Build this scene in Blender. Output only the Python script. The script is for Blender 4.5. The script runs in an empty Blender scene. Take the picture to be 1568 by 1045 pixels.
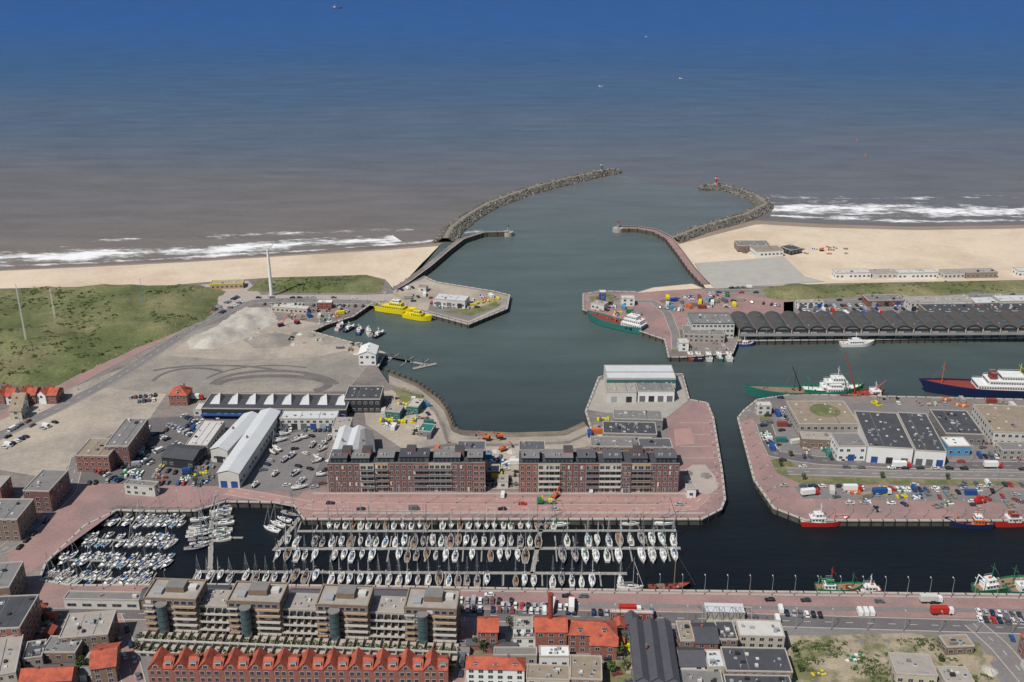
import bpy, math, random
from mathutils import Vector, noise
random.seed(7)
R=random.random
def U(a,b): return a+(b-a)*R()
sc=bpy.context.scene
F=1600.0; CX=784.0; CY=522.5; H=280.0
TH=math.atan((CY+120)/F); CT=math.cos(TH); ST=math.sin(TH)
WZ=-3.5
def P(px,py,z=0.0):
    u=(px-CX)/F; v=(CY-py)/F
    t=(z-H)/(-ST+v*CT)
    return Vector((u*t,(CT+v*ST)*t,z))
# ---------------- materials
def S(r,g,b,k=.8):
    f=lambda c:((c/255+.055)/1.055)**2.4 if c>10 else c/255/12.92
    return (f(r)*k,f(g)*k,f(b)*k)
def M(name,col,rough=.8,var=.15,scale=.2,col2=None,lo=.45,hi=.6,spec=.3,stripe=0,metal=0,bump=0,fine=True,rnd=0):
    m=bpy.data.materials.new(name); m.use_nodes=True
    nt=m.node_tree; N=nt.nodes; L=nt.links
    bs=N['Principled BSDF']; bs.inputs['Roughness'].default_value=rough
    bs.inputs['Specular IOR Level'].default_value=spec; bs.inputs['Metallic'].default_value=metal
    g=N.new('ShaderNodeNewGeometry')
    n1=N.new('ShaderNodeTexNoise'); n1.inputs['Scale'].default_value=scale; n1.inputs['Detail'].default_value=7; n1.inputs['Roughness'].default_value=.65
    L.new(g.outputs['Position'],n1.inputs['Vector'])
    mr=N.new('ShaderNodeMapRange'); mr.inputs[1].default_value=.3; mr.inputs[2].default_value=.7
    mr.inputs[3].default_value=1-var; mr.inputs[4].default_value=1+var
    L.new(n1.outputs[0],mr.inputs[0])
    sock=None
    if col2:
        n2=N.new('ShaderNodeTexNoise'); n2.inputs['Scale'].default_value=scale*.45; n2.inputs['Detail'].default_value=8; n2.inputs['Roughness'].default_value=.7
        L.new(g.outputs['Position'],n2.inputs['Vector'])
        m2=N.new('ShaderNodeMapRange'); m2.inputs[1].default_value=lo; m2.inputs[2].default_value=hi
        L.new(n2.outputs[0],m2.inputs[0])
        mx=N.new('ShaderNodeMix'); mx.data_type='RGBA'
        mx.inputs[6].default_value=(*col,1); mx.inputs[7].default_value=(*col2,1)
        L.new(m2.outputs[0],mx.inputs[0]); sock=mx.outputs[2]
    sc_=N.new('ShaderNodeVectorMath'); sc_.operation='SCALE'
    if sock: L.new(sock,sc_.inputs[0])
    else: sc_.inputs[0].default_value=col
    fac=mr.outputs[0]
    if fine:
        n3=N.new('ShaderNodeTexNoise'); n3.inputs['Scale'].default_value=scale*14; n3.inputs['Detail'].default_value=3
        L.new(g.outputs['Position'],n3.inputs['Vector'])
        m3=N.new('ShaderNodeMapRange'); m3.inputs[1].default_value=.3; m3.inputs[2].default_value=.7
        m3.inputs[3].default_value=1-var*.8; m3.inputs[4].default_value=1+var*.8
        L.new(n3.outputs[0],m3.inputs[0])
        mu=N.new('ShaderNodeMath'); mu.operation='MULTIPLY'; L.new(fac,mu.inputs[0]); L.new(m3.outputs[0],mu.inputs[1]); fac=mu.outputs[0]
    if stripe:
        tc=N.new('ShaderNodeTexCoord'); w=N.new('ShaderNodeTexWave'); w.inputs['Scale'].default_value=stripe
        w.inputs['Distortion'].default_value=0
        L.new(tc.outputs['Object'],w.inputs['Vector'])
        m4=N.new('ShaderNodeMapRange'); m4.inputs[3].default_value=.82; m4.inputs[4].default_value=1.08
        L.new(w.outputs['Fac'] if 'Fac' in w.outputs else w.outputs[1],m4.inputs[0])
        mu=N.new('ShaderNodeMath'); mu.operation='MULTIPLY'; L.new(fac,mu.inputs[0]); L.new(m4.outputs[0],mu.inputs[1]); fac=mu.outputs[0]
    L.new(fac,sc_.inputs['Scale'])
    L.new(sc_.outputs[0],bs.inputs['Base Color'])
    if bump:
        b=N.new('ShaderNodeBump'); b.inputs['Strength'].default_value=bump; b.inputs['Distance'].default_value=1.0
        L.new(n1.outputs[0],b.inputs['Height']); L.new(b.outputs[0],bs.inputs['Normal'])
    return m
asph=M('asphalt',S(130,126,124),.9,.13,.05)
asphd=M('asphalt_dark',S(110,106,106),.9,.13,.08)
land_m=M('ground_worn',S(140,130,124),.95,.16,.03,S(116,110,108))
redpave=M('red_brick_paving',S(164,132,127),.9,.12,.06,S(146,124,120))
redpave2=M('brick_paving_rosy',S(176,140,133),.9,.09,.1)
palepave=M('pale_paving',S(178,167,158),.9,.08,.1)
conc=M('concrete',S(168,163,154),.9,.12,.15)
concd=M('quay_wall_concrete',S(88,84,76),.9,.25,.3)
quaycap=M('quay_cap_stone',S(186,178,168),.85,.1,.4)
sandm=M('beach_sand',S(222,204,180),.95,.06,.02,S(206,186,161))
sandwet=M('wet_sand',S(158,140,122),.5,.1,.03)
mud=M('tidal_mud',S(120,108,94),.55,.15,.05,S(150,134,116))
sandlot=M('sandy_lot',S(182,170,154),.95,.12,.03,S(152,143,134))
gravel=M('gravel_lot',S(144,138,131),.95,.16,.05,S(165,156,143))
trackm=M('tyre_track_dust',S(114,109,105),.95,.2,.1)
gravelw=M('white_gravel',S(196,190,180),.95,.12,.1,S(168,162,150))
grass=M('dune_grass',S(98,106,66),.95,.26,.035,S(136,130,96),.44,.66)
grassd=M('scrub',S(64,76,44),.95,.35,.4)
lawn=M('lawn',S(104,112,72),.95,.2,.2,S(140,128,98))
lotv=M('vacant_lot_soil',S(168,154,132),.95,.22,.12,S(116,116,82),.45,.56)
white=M('white_paint',S(232,232,228),.5,.04,.3)
offw=M('offwhite_cladding',S(208,205,198),.6,.08,.2)
whroof=M('white_metal_roof',S(214,216,216),.5,.06,.1,stripe=.6)
grroof=M('grey_roof',S(130,128,126),.8,.14,.15)
grroof2=M('light_gravel_roof',S(166,159,150),.9,.14,.2)
dkroof=M('dark_bitumen_roof',S(78,79,84),.85,.18,.2)
pentm=M('zinc_penthouse',S(98,98,102),.7,.1,.3)
slate=M('slate_roof',S(86,86,92),.7,.12,.3,stripe=1.2)
hallr=M('hall_roof',S(84,80,78),.85,.15,.15)
tanroof=M('tan_roof',S(152,138,120),.9,.14,.2)
brick=M('red_brick',S(148,98,86),.9,.15,.5)
brickd=M('dark_brick',S(124,90,84),.9,.15,.5)
bricky=M('yellow_brick',S(188,156,120),.9,.12,.5)
brickc=M('cream_brick',S(192,182,164),.9,.1,.5)
brickb=M('brown_brick',S(132,112,98),.9,.15,.5)
orange=M('orange_tile',S(192,98,74),.85,.2,.5,S(162,84,68),stripe=2.0)
glass=M('window_glass',S(58,66,76),.15,.3,.6,spec=.8)
glassb=M('blue_green_glass',S(74,98,102),.2,.2,.5,spec=.8)
frame=M('window_frame',S(214,211,205),.6,.05,.5)
dark=M('dark_steel',S(54,56,60),.6,.1,.5)
steel=M('galvanised_steel',S(176,178,180),.45,.06,.5,metal=.2)
rockm=M('rock',S(104,100,94),.95,.3,.25)
rockl=M('rock_pale',S(138,132,122),.95,.25,.25)
rubber=M('tyre',S(30,30,32),.9,.1,1)
wood=M('pontoon_planks',S(156,152,145),.9,.12,.6)
teak=M('teak_deck',S(146,124,100),.8,.1,.6)
blue=M('blue_paint',S(44,84,146),.5,.08,.4)
blued=M('navy_paint',S(32,46,84),.5,.08,.4)
teal=M('teal_paint',S(50,120,112),.5,.1,.4)
green=M('green_paint',S(44,124,86),.5,.1,.4)
red=M('red_paint',S(188,52,44),.5,.08,.4)
redox=M('red_oxide',S(142,68,58),.7,.15,.4)
yellow=M('yellow_paint',S(232,214,30),.5,.05,.4)
orangep=M('orange_paint',S(214,112,54),.5,.08,.4)
black=M('black_paint',S(34,35,38),.5,.1,.4)
silver=M('silver_paint',S(172,174,178),.35,.05,.4,spec=.6)
greyp=M('grey_paint',S(104,108,114),.4,.06,.4,spec=.6)
cyan=M('skyblue_cover',S(84,150,190),.7,.08,.4)
leaf=M('leaves',S(78,96,50),.9,.4,.8)
bark=M('bark',S(90,74,60),.9,.2,1)
marking=M('road_marking',S(215,213,206),.8,.08,.5)
# ---------------- mesh builder
class MB:
    def __init__(s): s.v=[];s.f=[];s.m=[];s.mats=[];s.uv=None
    def mi(s,m):
        if m not in s.mats: s.mats.append(m)
        return s.mats.index(m)
    def poly(s,pts,m):
        n=len(s.v); s.v+= [tuple(p) for p in pts]; s.f.append(list(range(n,n+len(pts)))); s.m.append(s.mi(m))
    def box(s,x0,x1,y0,y1,z0,z1,m,top=None):
        n=len(s.v)
        s.v+=[(x0,y0,z0),(x1,y0,z0),(x1,y1,z0),(x0,y1,z0),(x0,y0,z1),(x1,y0,z1),(x1,y1,z1),(x0,y1,z1)]
        k=s.mi(m); t=s.mi(top) if top else k
        for f,mm in (((0,1,5,4),k),((1,2,6,5),k),((2,3,7,6),k),((3,0,4,7),k),((4,5,6,7),t),((3,2,1,0),k)):
            s.f.append([n+i for i in f]); s.m.append(mm)
    def frus(s,x0,x1,y0,y1,z0,z1,ix0,ix1,iy,m,top=None):
        n=len(s.v)
        s.v+=[(x0,y0,z0),(x1,y0,z0),(x1,y1,z0),(x0,y1,z0),(x0+ix0,y0+iy,z1),(x1-ix1,y0+iy,z1),(x1-ix1,y1-iy,z1),(x0+ix0,y1-iy,z1)]
        k=s.mi(m); t=s.mi(top) if top else k
        for f,mm in (((0,1,5,4),k),((1,2,6,5),k),((2,3,7,6),k),((3,0,4,7),k),((4,5,6,7),t)):
            s.f.append([n+i for i in f]); s.m.append(mm)
    def prism(s,pts,z0,z1,m,top=None):
        a=sum(pts[i][0]*pts[(i+1)%len(pts)][1]-pts[(i+1)%len(pts)][0]*pts[i][1] for i in range(len(pts)))
        if a<0: pts=pts[::-1]
        n=len(s.v); c=len(pts)
        s.v+=[(p[0],p[1],z0) for p in pts]+[(p[0],p[1],z1) for p in pts]
        k=s.mi(m); t=s.mi(top) if top else k
        for i in range(c):
            j=(i+1)%c; s.f.append([n+i,n+j,n+c+j,n+c+i]); s.m.append(k)
        s.f.append([n+c+i for i in range(c)]); s.m.append(t)
    def cyl(s,x,y,z0,z1,r,m,n=8,r2=None,axis='z'):
        r2=r if r2 is None else r2; b=len(s.v); k=s.mi(m)
        for (z,rr) in ((z0,r),(z1,r2)):
            for i in range(n):
                a=2*math.pi*i/n; c,d=rr*math.cos(a),rr*math.sin(a)
                s.v.append((x+c,y+d,z) if axis=='z' else (x+c,z,y+d))
        for i in range(n):
            j=(i+1)%n; s.f.append([b+i,b+j,b+n+j,b+n+i]); s.m.append(k)
        s.f.append([b+n+i for i in range(n)]); s.m.append(k)
        s.f.append([b+i for i in range(n)][::-1]); s.m.append(k)
    def beam(s,p,q,r,m,n=4,r2=None):
        p=Vector(p);q=Vector(q);d=(q-p).normalized(); r2=r if r2 is None else r2
        a=d.orthogonal().normalized(); c=d.cross(a); b=len(s.v); k=s.mi(m)
        for (o,rr) in ((p,r),(q,r2)):
            for i in range(n):
                t=2*math.pi*(i+.5)/n; s.v.append(tuple(o+a*rr*math.cos(t)+c*rr*math.sin(t)))
        for i in range(n):
            j=(i+1)%n; s.f.append([b+i,b+j,b+n+j,b+n+i]); s.m.append(k)
        s.f.append([b+n+i for i in range(n)]); s.m.append(k)
    def mesh(s,name):
        me=bpy.data.meshes.new(name); me.from_pydata(s.v,[],s.f)
        for m in s.mats: me.materials.append(m)
        me.polygons.foreach_set('material_index',s.m); me.update(); return me
    def obj(s,name,loc=(0,0,0),rot=0):
        return inst(s.mesh(name),name,loc,rot)
def inst(me,name,loc,rot=0,scl=1):
    o=bpy.data.objects.new(name,me); o.location=loc; o.rotation_euler=(0,0,rot)
    if scl!=1: o.scale=(scl,)*3
    sc.collection.objects.link(o); return o
def frm(A,B,h=0):
    a=P(*A,h);b=P(*B,h); e=(b-a); w=e.length; return a,w,math.atan2(e.y,e.x)
def lvl(k): return .02+.025*k
def patch(name,pts,k,m):
    mb=MB(); q=[P(*p) for p in pts]; z=lvl(k)
    a=sum(q[i].x*q[(i+1)%len(q)].y-q[(i+1)%len(q)].x*q[i].y for i in range(len(q)))
    if a<0:q=q[::-1]
    mb.poly([(p.x,p.y,z) for p in q],m); return mb.obj(name)
def resample(pts,n):
    d=[0]
    for i in range(1,len(pts)): d.append(d[-1]+(pts[i]-pts[i-1]).length)
    out=[];j=0
    for i in range(n):
        t=d[-1]*i/(n-1)
        while j<len(d)-2 and d[j+1]<t: j+=1
        f=(t-d[j])/max(1e-6,d[j+1]-d[j]); out.append(pts[j].lerp(pts[j+1],min(1,max(0,f))))
    return out
def offs(pts):
    out=[]
    for i in range(len(pts)):
        a=pts[max(0,i-1)];b=pts[min(len(pts)-1,i+1)]; d=(b-a); d.z=0; d.normalize(); out.append(Vector((-d.y,d.x,0)))
    return out
def road(name,pts,width,k=3,m=None,dash=True,kerb=True):
    q=resample([P(*p) for p in pts],max(6,len(pts)*6)); nn=offs(q); z=lvl(k); mb=MB(); m=m or asphd
    for i in range(len(q)-1):
        a,b=q[i],q[i+1]; na,nb=nn[i]*width/2,nn[i+1]*width/2
        mb.poly([(a-na).to_tuple()[:2]+(z,),(b-nb).to_tuple()[:2]+(z,),(b+nb).to_tuple()[:2]+(z,),(a+na).to_tuple()[:2]+(z,)],m)
        if kerb:
            for s in (-1,1):
                p1=a+na*s;p2=b+nb*s;p3=b+nb*s*(1+.8/width);p4=a+na*s*(1+.8/width)
                mb.prism([(p1.x,p1.y),(p2.x,p2.y),(p3.x,p3.y),(p4.x,p4.y)],0,z+.1,quaycap)
    if dash:
        tot=sum((q[i+1]-q[i]).length for i in range(len(q)-1)); n=int(tot/9)
        r=resample(q,n*3+1)
        for i in range(0,n*3,3):
            a,b=r[i],r[i+1]; d=(b-a).normalized(); o=Vector((-d.y,d.x,0))*.12
            mb.poly([((a-o).x,(a-o).y,z+.012),((b-o).x,(b-o).y,z+.012),((b+o).x,(b+o).y,z+.012),((a+o).x,(a+o).y,z+.012)],marking)
    return mb.obj(name)
# ---------------- water
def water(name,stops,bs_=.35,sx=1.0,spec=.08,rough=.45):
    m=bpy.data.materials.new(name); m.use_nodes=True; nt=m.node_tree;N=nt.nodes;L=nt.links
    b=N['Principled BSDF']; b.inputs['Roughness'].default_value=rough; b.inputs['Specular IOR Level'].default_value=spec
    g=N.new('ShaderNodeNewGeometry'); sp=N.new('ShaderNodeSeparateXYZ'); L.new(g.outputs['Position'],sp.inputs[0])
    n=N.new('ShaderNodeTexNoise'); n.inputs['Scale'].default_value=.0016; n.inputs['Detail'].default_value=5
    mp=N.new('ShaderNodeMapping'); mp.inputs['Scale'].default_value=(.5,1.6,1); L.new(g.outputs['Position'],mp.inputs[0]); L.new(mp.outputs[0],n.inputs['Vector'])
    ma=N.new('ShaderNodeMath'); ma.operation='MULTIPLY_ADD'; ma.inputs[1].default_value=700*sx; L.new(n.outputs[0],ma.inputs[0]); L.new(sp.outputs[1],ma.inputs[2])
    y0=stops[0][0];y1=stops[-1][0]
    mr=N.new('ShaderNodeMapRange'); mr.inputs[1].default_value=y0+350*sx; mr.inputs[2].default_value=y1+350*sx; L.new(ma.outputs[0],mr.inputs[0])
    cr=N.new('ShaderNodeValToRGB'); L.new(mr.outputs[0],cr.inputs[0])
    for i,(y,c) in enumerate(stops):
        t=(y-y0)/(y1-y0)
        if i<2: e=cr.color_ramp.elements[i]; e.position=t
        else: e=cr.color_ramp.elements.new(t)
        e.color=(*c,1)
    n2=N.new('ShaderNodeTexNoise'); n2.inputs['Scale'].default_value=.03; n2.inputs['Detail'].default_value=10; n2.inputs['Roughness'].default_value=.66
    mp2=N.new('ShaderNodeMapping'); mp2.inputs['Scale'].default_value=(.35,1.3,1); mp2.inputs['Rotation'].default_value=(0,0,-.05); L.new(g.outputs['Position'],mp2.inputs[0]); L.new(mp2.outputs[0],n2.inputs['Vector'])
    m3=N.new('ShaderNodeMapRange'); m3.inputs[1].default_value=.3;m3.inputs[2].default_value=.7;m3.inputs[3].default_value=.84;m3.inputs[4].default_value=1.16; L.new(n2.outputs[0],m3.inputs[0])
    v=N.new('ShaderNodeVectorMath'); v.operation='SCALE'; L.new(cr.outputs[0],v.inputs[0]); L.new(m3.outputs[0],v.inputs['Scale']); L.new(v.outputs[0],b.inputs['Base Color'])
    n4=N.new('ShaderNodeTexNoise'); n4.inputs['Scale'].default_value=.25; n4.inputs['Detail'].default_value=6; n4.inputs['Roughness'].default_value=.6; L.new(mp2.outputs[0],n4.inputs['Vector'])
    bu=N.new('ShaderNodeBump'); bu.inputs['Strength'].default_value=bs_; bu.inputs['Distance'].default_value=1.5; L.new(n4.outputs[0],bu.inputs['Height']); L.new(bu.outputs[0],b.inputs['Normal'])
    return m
seam=water('sea_water',[(880,S(118,110,104,.95)),(1080,S(106,103,103,.95)),(1300,S(94,99,108,.95)),(1700,S(74,94,117,.92)),(2250,S(54,88,128,.88)),(3200,S(38,84,142,.88)),(6000,S(28,74,136,.88))],.7)
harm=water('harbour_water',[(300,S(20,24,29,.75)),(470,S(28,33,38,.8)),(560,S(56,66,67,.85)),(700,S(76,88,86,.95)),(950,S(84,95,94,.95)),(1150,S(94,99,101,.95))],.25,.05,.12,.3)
mb=MB(); mb.box(-16000,16000,-600,40000,WZ-1,WZ,seam); mb.obj('sea')
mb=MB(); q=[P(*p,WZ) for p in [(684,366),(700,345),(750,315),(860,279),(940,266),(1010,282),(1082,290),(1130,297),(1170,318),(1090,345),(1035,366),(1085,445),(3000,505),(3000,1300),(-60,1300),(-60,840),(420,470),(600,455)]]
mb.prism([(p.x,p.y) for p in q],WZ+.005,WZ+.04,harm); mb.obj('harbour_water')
# foam
def foamm(name,thr,str_):
    m=bpy.data.materials.new(name); m.use_nodes=True; nt=m.node_tree;N=nt.nodes;L=nt.links
    b=N['Principled BSDF']; b.inputs['Base Color'].default_value=(.74,.74,.73,1); b.inputs['Roughness'].default_value=.8
    g=N.new('ShaderNodeNewGeometry'); mp=N.new('ShaderNodeMapping'); mp.inputs['Scale'].default_value=(.4,1.0,1); L.new(g.outputs['Position'],mp.inputs[0])
    n=N.new('ShaderNodeTexNoise'); n.inputs['Scale'].default_value=.09; n.inputs['Detail'].default_value=10; n.inputs['Roughness'].default_value=.78; L.new(mp.outputs[0],n.inputs['Vector'])
    n5=N.new('ShaderNodeTexNoise'); n5.inputs['Scale'].default_value=.014; n5.inputs['Detail'].default_value=3; L.new(g.outputs['Position'],n5.inputs['Vector'])
    ad0=N.new('ShaderNodeMath'); ad0.operation='MULTIPLY_ADD'; ad0.inputs[1].default_value=.45; L.new(n5.outputs[0],ad0.inputs[0]); L.new(n.outputs[0],ad0.inputs[2])
    uv=N.new('ShaderNodeUVMap'); sp=N.new('ShaderNodeSeparateXYZ'); L.new(uv.outputs[0],sp.inputs[0])
    pp=N.new('ShaderNodeMath'); pp.operation='PINGPONG'; pp.inputs[1].default_value=.5; L.new(sp.outputs[1],pp.inputs[0])
    ad=N.new('ShaderNodeMath'); ad.operation='MULTIPLY_ADD'; ad.inputs[1].default_value=str_; L.new(pp.outputs[0],ad.inputs[0]); L.new(ad0.outputs[0],ad.inputs[2])
    mr=N.new('ShaderNodeMapRange'); mr.inputs[1].default_value=thr; mr.inputs[2].default_value=thr+.16; L.new(ad.outputs[0],mr.inputs[0])
    L.new(mr.outputs[0],b.inputs['Alpha']); return m
fm=foamm('surf_foam_dense',.79,.45); fm2=foamm('surf_foam_light',.86,.42); fm3=foamm('surf_foam_sparse',.95,.45)
def foam(name,outer,inner,m,z=WZ+.08):
    n=60;a=resample([P(*p,WZ) for p in outer],n);b=resample([P(*p,WZ) for p in inner],n)
    me=bpy.data.meshes.new(name); vs=[];fs=[];uvs=[]
    for i in range(n):
        vs+=[(a[i].x,a[i].y,z),(b[i].x,b[i].y,z)]
    for i in range(n-1): fs.append([2*i,2*i+1,2*i+3,2*i+2]); uvs+=[(i,1),(i,0),(i+1,0),(i+1,1)]
    me.from_pydata(vs,[],fs); ul=me.uv_layers.new(name='UVMap')
    for i,c in enumerate(uvs): ul.data[i].uv=c
    me.materials.append(m); o=inst(me,name,(0,0,0))
foam('surf_foam',[(-900,402),(0,385),(150,380),(330,375),(490,364),(600,360)],[(-900,418),(0,405),(150,400),(300,392),(480,381),(620,373)],fm)
foam('surf_foam',[(-900,418),(0,404),(150,398),(300,390),(480,380),(672,366)],[(-900,427),(0,413),(150,406),(300,398),(480,388),(676,371)],fm2,WZ+.11)
foam('surf_foam',[(100,362),(180,358),(260,360),(420,350),(640,345)],[(100,374),(180,374),(260,374),(420,366),(640,358)],fm3,WZ+.14)
foam('surf_foam',[(-900,372),(0,372),(60,373),(130,375)],[(-900,384),(0,384),(60,384),(130,382)],fm3,WZ+.14)
foam('surf_foam',[(1178,310),(1250,306),(1400,309),(1568,313),(3000,309)],[(1184,330),(1250,332),(1400,335),(1568,335),(3000,330)],fm)
foam('surf_foam',[(1180,327),(1400,336),(1568,333),(3000,329)],[(1180,334),(1400,344),(1568,341),(3000,336)],fm2,WZ+.11)
foam('surf_foam',[(1180,294),(1300,298),(1500,294),(1700,296)],[(1180,308),(1300,312),(1500,310),(1700,312)],fm3,WZ+.14)
foam('surf_foam',[(716,352),(726,346),(744,351)],[(706,362),(724,364),(748,358)],fm2,WZ+.14)
foam('surf_foam',[(675,362),(690,345),(730,318),(800,291),(900,264)],[(688,366),(700,352),(738,325),(806,298),(905,270)],fm3,WZ+.17)
foam('surf_foam',[(1080,280),(1130,286),(1180,300),(1195,316)],[(1084,288),(1130,295),(1172,306),(1180,322)],fm3,WZ+.17)
# ---------------- land
L1=[(-900,458),(0,442),(130,439),(260,437),(330,431),(420,425),(560,421),(590,428),(604,447),(650,422),(668,432),(755,446),(780,452),(776,473),(718,497),(655,480),(600,465),(572,463),(540,485),(500,497),(478,508),(540,525),(590,541),(578,562),(596,588),(640,604),(666,628),(678,650),(686,678),(780,680),(870,676),(906,660),(897,630),(917,578),(935,572),(1045,573),(1055,612),(1083,617),(1092,640),(1105,720),(1110,765),(1104,780),(1075,795),(465,795),(448,770),(345,768),(300,782),(240,783),(180,781),(130,805),(70,862),(60,888),(110,897),(300,895),(645,899),(800,902),(1568,911),(3000,928),(3000,1560),(-900,1560)]
R1=[(1078,441),(1100,442),(1280,434),(1568,429),(3000,424),(3000,517),(1568,517),(1130,522),(1122,541),(1045,547),(1024,547),(1018,520),(960,500),(893,474),(893,450),(920,446),(975,447),(1000,440),(1060,434)]
R2=[(1130,640),(1140,628),(1160,612),(1215,604),(1568,612),(3000,620),(3000,797),(1568,797),(1235,797),(1185,778),(1155,735),(1132,648)]
for nm,poly in (('ground',L1),('ground',R1),('ground',R2)):
    mb=MB(); q=[P(*p) for p in poly]; mb.prism([(p.x,p.y) for p in q],-8,0,concd,land_m); mb.obj(nm)
def cap(name,pts,w=1.0,h=.25,m=None):
    q=[P(*p) for p in pts]; nn=offs(q); mb=MB()
    for i in range(len(q)-1):
        a,b=q[i],q[i+1]; na,nb=nn[i]*w/2,nn[i+1]*w/2
        mb.prism([((a-na).x,(a-na).y),((b-nb).x,(b-nb).y),((b+nb).x,(b+nb).y),((a+na).x,(a+na).y)],-.4,h,m or quaycap)
    q2=resample(q,max(2,int(sum((q[i+1]-q[i]).length for i in range(len(q)-1))/6)))
    for p in q2: mb.box(p.x-.25,p.x+.25,p.y-.7,p.y+.7,WZ-.3,h+.1,dark)
    return mb.obj(name)
cap('quay_edge',[(1055,612),(1083,617),(1092,640),(1105,720),(1110,765),(1104,780),(1075,795),(465,795),(448,770),(345,768),(300,782),(240,783),(180,781),(130,805),(70,862),(60,888),(110,897),(300,895),(645,899),(800,902),(1568,911),(2400,920)],1.2)
cap('quay_edge',[(2400,797),(1568,797),(1235,797),(1185,778),(1155,735),(1132,648),(1130,640),(1140,628),(1160,612),(1215,604),(1568,612),(2400,617)],1.2)
cap('quay_edge',[(2400,517),(1568,517),(1130,522),(1122,541),(1045,547),(1024,547),(1018,520),(960,500),(893,474),(893,450),(920,446),(975,447)],1.2)
cap('quay_edge',[(650,424),(668,432),(755,446),(780,452),(776,473),(718,497),(655,480),(600,465),(572,463),(540,485),(500,497),(478,508),(540,525),(590,541),(578,562)],1.5)
cap('quay_edge',[(906,660),(897,630),(917,578),(935,572),(1045,573),(1055,612)],1.2)
def beach(name,wl,tp,ex=2.2,n=140,m=8,nw=1,mw=None,md=None):
    a=resample([P(*p,WZ) for p in wl],n); b=resample([P(*p,0) for p in tp],n)
    mb=MB(); rows=[]
    for i in range(n):
        r=[]
        for j in range(-1,m+1):
            t=j/m; p=a[i].lerp(b[i],t); p.z=0
            z=(WZ-.35)+(3.75)*(1-(1-max(0,t))**ex) if t>=0 else WZ-1.0
            if 0<t<1: z+=.5*noise.noise(Vector((p.x*.02,p.y*.04,3)))*min(1,3*t)*min(1,3*(1-t))
            if t>=1: z=-.02
            r.append((p.x,p.y,z))
        rows.append(r)
    for i in range(n-1):
        for j in range(m+1):
            mb.poly([rows[i][j],rows[i+1][j],rows[i+1][j+1],rows[i][j+1]],(mw or sandwet) if j<=nw else (md or sandm))
    return mb.obj(name)
beach('sand_beach',[(-900,427),(0,412),(150,405),(300,397),(480,386),(600,378),(680,369)],[(-900,458),(0,442),(130,439),(260,437),(330,431),(420,425),(560,421),(590,428),(606,447)])
beach('sand_beach',[(1032,367),(1100,347),(1150,333),(1240,339),(1400,344),(1568,341),(3000,335)],[(1080,441),(1084,441.5),(1090,442),(1180,438),(1280,434),(1568,429),(3000,424)])
beach('sand_beach',[(594,560),(640,582),(684,612),(694,634),(702,655),(780,658),(862,656),(892,642)],[(596,588),(640,604),(666,628),(678,650),(686,678),(780,680),(870,676),(906,660)],.75,50,8,4,mud,sandlot)
# ---------------- dunes
def inside(x,y,q):
    c=False;j=len(q)-1
    for i in range(len(q)):
        if (q[i].y>y)!=(q[j].y>y) and x<(q[j].x-q[i].x)*(y-q[i].y)/(q[j].y-q[i].y)+q[i].x: c=not c
        j=i
    return c
def edist(x,y,q):
    best=1e9
    for i in range(len(q)):
        a=q[i];b=q[(i+1)%len(q)]; dx=b.x-a.x;dy=b.y-a.y; t=max(0,min(1,((x-a.x)*dx+(y-a.y)*dy)/(dx*dx+dy*dy+1e-9)))
        d=math.hypot(a.x+dx*t-x,a.y+dy*t-y)
        if d<best:best=d
    return best
def hmap(name,pts,step,amp,freq,m,rise=8,base=0.02):
    q=[P(*p) for p in pts]; x0=min(p.x for p in q);x1=max(p.x for p in q);y0=min(p.y for p in q);y1=max(p.y for p in q)
    nx=int((x1-x0)/step)+2;ny=int((y1-y0)/step)+2; mb=MB(); idx={}
    def vz(x,y):
        if not inside(x,y,q): return -.15
        e=min(1,edist(x,y,q)/rise); e=e*e*(3-2*e)
        h=noise.fractal(Vector((x*freq,y*freq,1.3)),1,2,5)
        return base+e*amp*max(.05,.55+.8*h)
    for i in range(nx+1):
        for j in range(ny+1):
            x=x0+i*step;y=y0+j*step; idx[i,j]=len(mb.v); mb.v.append((x,y,vz(x,y)))
    k=mb.mi(m)
    for i in range(nx):
        for j in range(ny):
            cs=[idx[i,j],idx[i+1,j],idx[i+1,j+1],idx[i,j+1]]
            if max(mb.v[c][2] for c in cs)>-.1: mb.f.append(cs); mb.m.append(k)
    o=mb.obj(name)
    for p in o.data.polygons:p.use_smooth=True
    return o,vz,q
dune=[(-700,460),(0,444),(130,441),(300,437),(345,446),(335,462),(318,488),(240,522),(150,560),(88,592),(0,588),(-700,640)]
_,vz1,q1=hmap('dune_grassland',dune,5,6,.022,grass)
_,vz2,q2=hmap('dune_grassland',[(375,447),(400,428),(560,422),(588,430),(585,448),(470,449)],4,3.0,.03,grass,6)
_,vz3,q3=hmap('dune_grassland',[(1165,444),(1200,438),(1568,430),(2300,427),(2300,446),(1568,448),(1300,456),(1215,460),(1180,456)],5,3.0,.03,grass,6)
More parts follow.
